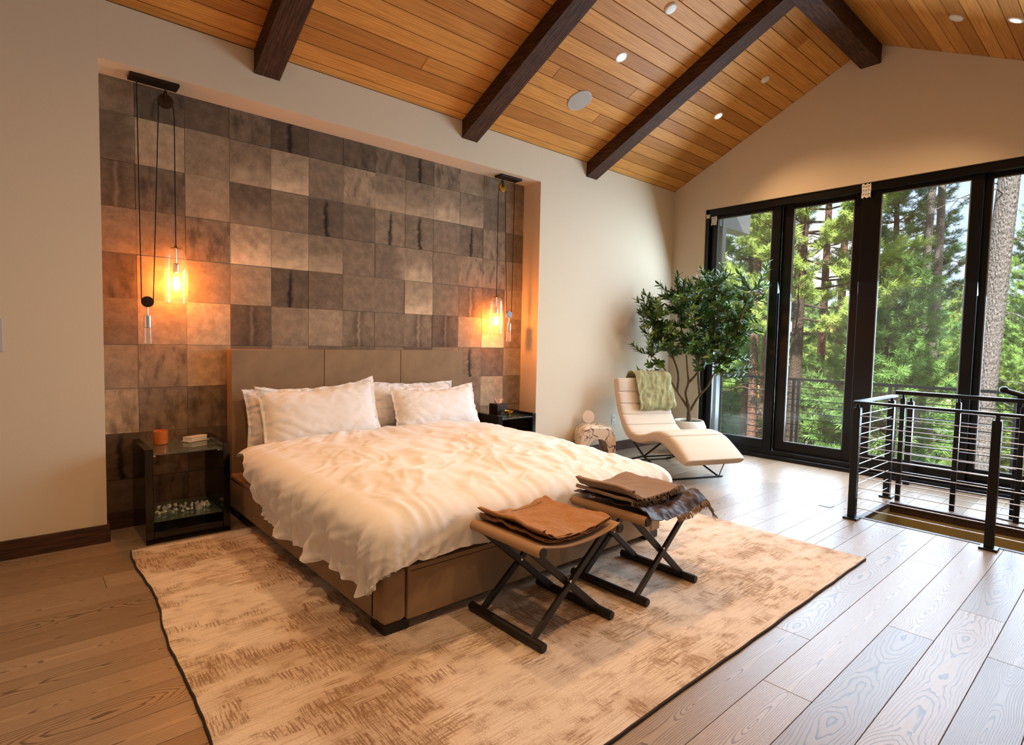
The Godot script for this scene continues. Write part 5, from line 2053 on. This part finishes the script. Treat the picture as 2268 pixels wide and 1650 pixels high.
			out = out.normalized()
			xa = (xa - out * xa.dot(out)).normalized()
			leaves.push_back(Transform3D(Basis(xa, out, xa.cross(out)) * Basis.from_scale(Vector3.ONE * sc), pos))
	part(t, "twigs", twig, mats.bark, o).set_meta("kind", "stuff")
	var eye := Vector3(-6.75, 1.35, 4.39)
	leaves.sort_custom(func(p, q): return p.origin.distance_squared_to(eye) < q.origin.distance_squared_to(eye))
	var lm := leaf_mesh()
	for i in 300:
		var l := part(t, "leaf", lm, mats.leaf[i % 4 if i % 7 else 3], Vector3.ZERO)
		l.transform = Transform3D(leaves[i].basis, leaves[i].origin + o)
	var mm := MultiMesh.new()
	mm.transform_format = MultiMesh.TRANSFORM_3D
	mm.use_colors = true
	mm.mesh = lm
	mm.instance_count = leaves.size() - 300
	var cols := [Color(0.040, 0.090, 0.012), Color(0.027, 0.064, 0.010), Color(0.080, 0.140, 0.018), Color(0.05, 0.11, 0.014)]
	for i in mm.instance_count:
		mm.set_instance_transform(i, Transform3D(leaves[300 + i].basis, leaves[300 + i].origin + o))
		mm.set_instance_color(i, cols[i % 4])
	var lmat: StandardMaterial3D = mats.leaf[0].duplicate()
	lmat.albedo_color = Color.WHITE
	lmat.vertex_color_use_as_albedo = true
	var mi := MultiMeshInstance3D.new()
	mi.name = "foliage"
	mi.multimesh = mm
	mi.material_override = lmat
	mi.set_meta("kind", "stuff")
	t.add_child(mi)


func rail_post(t: Node3D, x: float, z: float, h: float, w: float, plate: bool, m: Material) -> void:
	var y0 := 0.0
	if plate:
		part(t, "base_plate", mb().box(Vector3(x, 0.0085, z), Vector3(0.102, 0.016, 0.102), 0.004), m)
	part(t, "post", mb().span(x - w / 2, x + w / 2, y0, h, z - w / 2, z + w / 2, 0.003), m)
	var neck := mb()
	neck.box(Vector3(x, h + 0.004, z), Vector3(w * 0.96, 0.008, w * 0.96), 0.002)
	neck.tube([Vector3(x, h, z), Vector3(x, h + 0.045, z)], [w * 0.30, w * 0.22], 10)
	part(t, "bracket", neck, m)


func build_railings() -> void:
	var m: Material = mats.black_steel
	var t := thing("stair_railing", "black metal stair railing with bright steel cables, its near corner facing the room", "railing", Vector3.ZERO)
	rail_post(t, -1.80, 2.885, 0.872, 0.052, true, m)
	rail_post(t, -1.80, 3.725, 0.872, 0.052, true, m)
	rail_post(t, -1.80, 4.60, 0.872, 0.052, true, m)
	rail_post(t, -0.822, 2.858, 0.872, 0.052, true, m)
	part(t, "handrail", mb().span(-1.826, -1.774, 0.912, 0.932, 2.855, 5.3, 0.004), m)
	part(t, "handrail", mb().span(-1.774, -0.79, 0.912, 0.932, 2.845, 2.897, 0.004), m)
	for k in 10:
		var y := 0.093 + 0.0805 * k
		part(t, "cable", mb().tube([Vector3(-1.80, y, 2.90), Vector3(-1.80, y, 5.25)], 0.0036, 6), mats.cable)
		part(t, "cable", mb().tube([Vector3(-1.79, y, 2.872), Vector3(-0.84, y, 2.872)], 0.0036, 6), mats.cable)
	var f := thing("stair_railing", "slimmer black railing with cables on the far side of the stair well", "railing", Vector3.ZERO)
	for z in [2.955, 3.345, 3.75, 4.5]:
		rail_post(f, -0.868, z, 0.905, 0.036, false, m)
	part(f, "handrail", mb().span(-0.893, -0.843, 0.944, 0.976, 2.895, 5.3, 0.004), m)
	for k in 10:
		var y := 0.10 + 0.0805 * k
		part(f, "cable", mb().tube([Vector3(-0.868, y, 2.96), Vector3(-0.868, y, 5.25)], 0.0032, 6), mats.cable)
	var s := thing("window_post", "slim black post standing just inside the third window panel", "post", Vector3(-0.11, 0, 2.835))
	rail_post(s, 0.0, 0.0, 0.82, 0.05, false, m)
	# end of the stair handrail, cut by the picture edge
	var h := thing("stair_handrail", "round black handrail end above the stair well at the picture edge", "handrail", Vector3(-0.80, 0, 3.62))
	part(h, "rail", mb().tube([Vector3(0, 1.03, 0), Vector3(0, 1.0, 0.1), Vector3(0, 0.85, 0.9)], 0.022, 12), m)
	part(h, "knob", mb().ball(Vector3(0, 1.035, -0.005), Vector3(0.03, 0.03, 0.03)), m)
	part(h, "post", mb().span(-0.02, 0.02, 0.0, 1.0, 0.08, 0.12, 0.003), m)
	var d := thing("round_plate", "flat round blue-grey plate on the floor beside the far stair railing", "plate", Vector3(-0.70, 0.0, 3.72))
	part(d, "disc", mb().lathe([Vector2(0.0005, 0.012), Vector2(0.155, 0.012), Vector2(0.16, 0.008), Vector2(0.16, 0.0)], 40), mats.grey_metal)


func build_small_things() -> void:
	# veined stone stool with an arched hole
	var at := Vector3(-1.79, 0, 0.23)
	var s := thing("stone_stool", "cream stone stool with dark veins and an arched opening", "stool", at)
	s.rotation.y = -0.55
	var outer := []
	var m := mb()
	var prof := func(a: float, w: float, h: float, p: float) -> Vector2:
		return Vector2(signf(cos(a)) * pow(absf(cos(a)), p) * w, signf(sin(a)) * pow(absf(sin(a)), p) * h)
	# a rounded block: lofted rings in z, with the arch cut as an inner wall
	var rows_o := []
	var rows_i := []
	for i in 17:
		var f := i / 16.0 * 2.0 - 1.0
		var z := 0.15 * f
		var rnd := pow(maxf(0.0, 1.0 - pow(absf(f), 6.0)), 0.5) * 0.06 + 0.94
		var ro := []
		var ri := []
		for k in 33:
			var a := PI * k / 32.0
			var q: Vector2 = prof.call(a, 0.215 * rnd, 0.415 * rnd, 0.42)
			ro.push_back(Vector3(q.x, q.y, z))
			var q2: Vector2 = prof.call(a, 0.125, 0.27, 0.75)
			ri.push_back(Vector3(q2.x, q2.y, z))
		rows_o.push_back(ro)
		rows_i.push_back(ri)
	m.sheet(rows_o, 1.0)
	if m.n[8 * 33 + 16].y < 0.0:
		m = mb()
		m.sheet(rows_o, -1.0)
	var m2 := mb().sheet(rows_i, 1.0)
	if m2.n[8 * 33 + 16].y > 0.0:
		m2 = mb().sheet(rows_i, -1.0)
	for e in [0, 16]:
		var nn := Vector3(0, 0, -1 if e == 0 else 1)
		for k in 32:
			var a := m.vert(rows_o[e][k], nn)
			m.vert(rows_o[e][k + 1], nn)
			m.vert(rows_i[e][k + 1], nn)
			m.vert(rows_i[e][k], nn)
			m.quad(a, a + 1, a + 2, a + 3)
	part(s, "block", m, mats.stone)
	part(s, "arch", m2, mats.stone)
	var dk := thing("wooden_disc", "pale round disc standing on the veined stone stool", "disc", Vector3(-1.79, 0.4155, 0.13))
	part(dk, "disc", mb().lathe([Vector2(0.0005, -0.012), Vector2(0.070, -0.012), Vector2(0.0735, -0.007), Vector2(0.0735, 0.007), Vector2(0.070, 0.012), Vector2(0.0005, 0.012)], 44), mats.mdf, Vector3(0, 0.0735, 0), Basis.from_euler(Vector3(PI / 2 - 0.12, -0.55, 0)))
	part(dk, "foot", mb().box(Vector3(0, 0.004, 0), Vector3(0.06, 0.008, 0.04), 0.002), mats.mdf)
	var ot := thing("wall_outlet", "white wall outlet beside the chaise", "outlet", Vector3(-1.157, 0.392, 0.0))
	part(ot, "plate", mb().box(Vector3(0, 0, 0.003), Vector3(0.073, 0.118, 0.006), 0.002), mats.white_plastic)
	for e in [-0.026, 0.026]:
		part(ot, "socket", mb().box(Vector3(0, e, 0.006), Vector3(0.034, 0.03, 0.004), 0.0015), mats.grey_plastic)
	var fo := thing("floor_outlet", "square metal floor outlet cover between the rug and the stair railing", "outlet", Vector3(-1.575, 0.0, 2.62))
	part(fo, "cover", mb().box(Vector3(0, 0.002, 0), Vector3(0.095, 0.004, 0.095), 0.0015), mats.grey_metal)
	part(fo, "lid", mb().box(Vector3(0, 0.0045, 0), Vector3(0.06, 0.002, 0.06), 0.0008), mats.chrome)
	var sw := thing("light_switch", "light switch plate on the wall at the left picture edge", "switch", Vector3(-6.815, 1.315, 0.0))
	part(sw, "plate", mb().box(Vector3(0, 0, 0.003), Vector3(0.075, 0.19, 0.006), 0.002), mats.grey_plastic)
	part(sw, "rocker", mb().box(Vector3(0, 0, 0.007), Vector3(0.033, 0.066, 0.005), 0.0015), mats.grey_plastic)
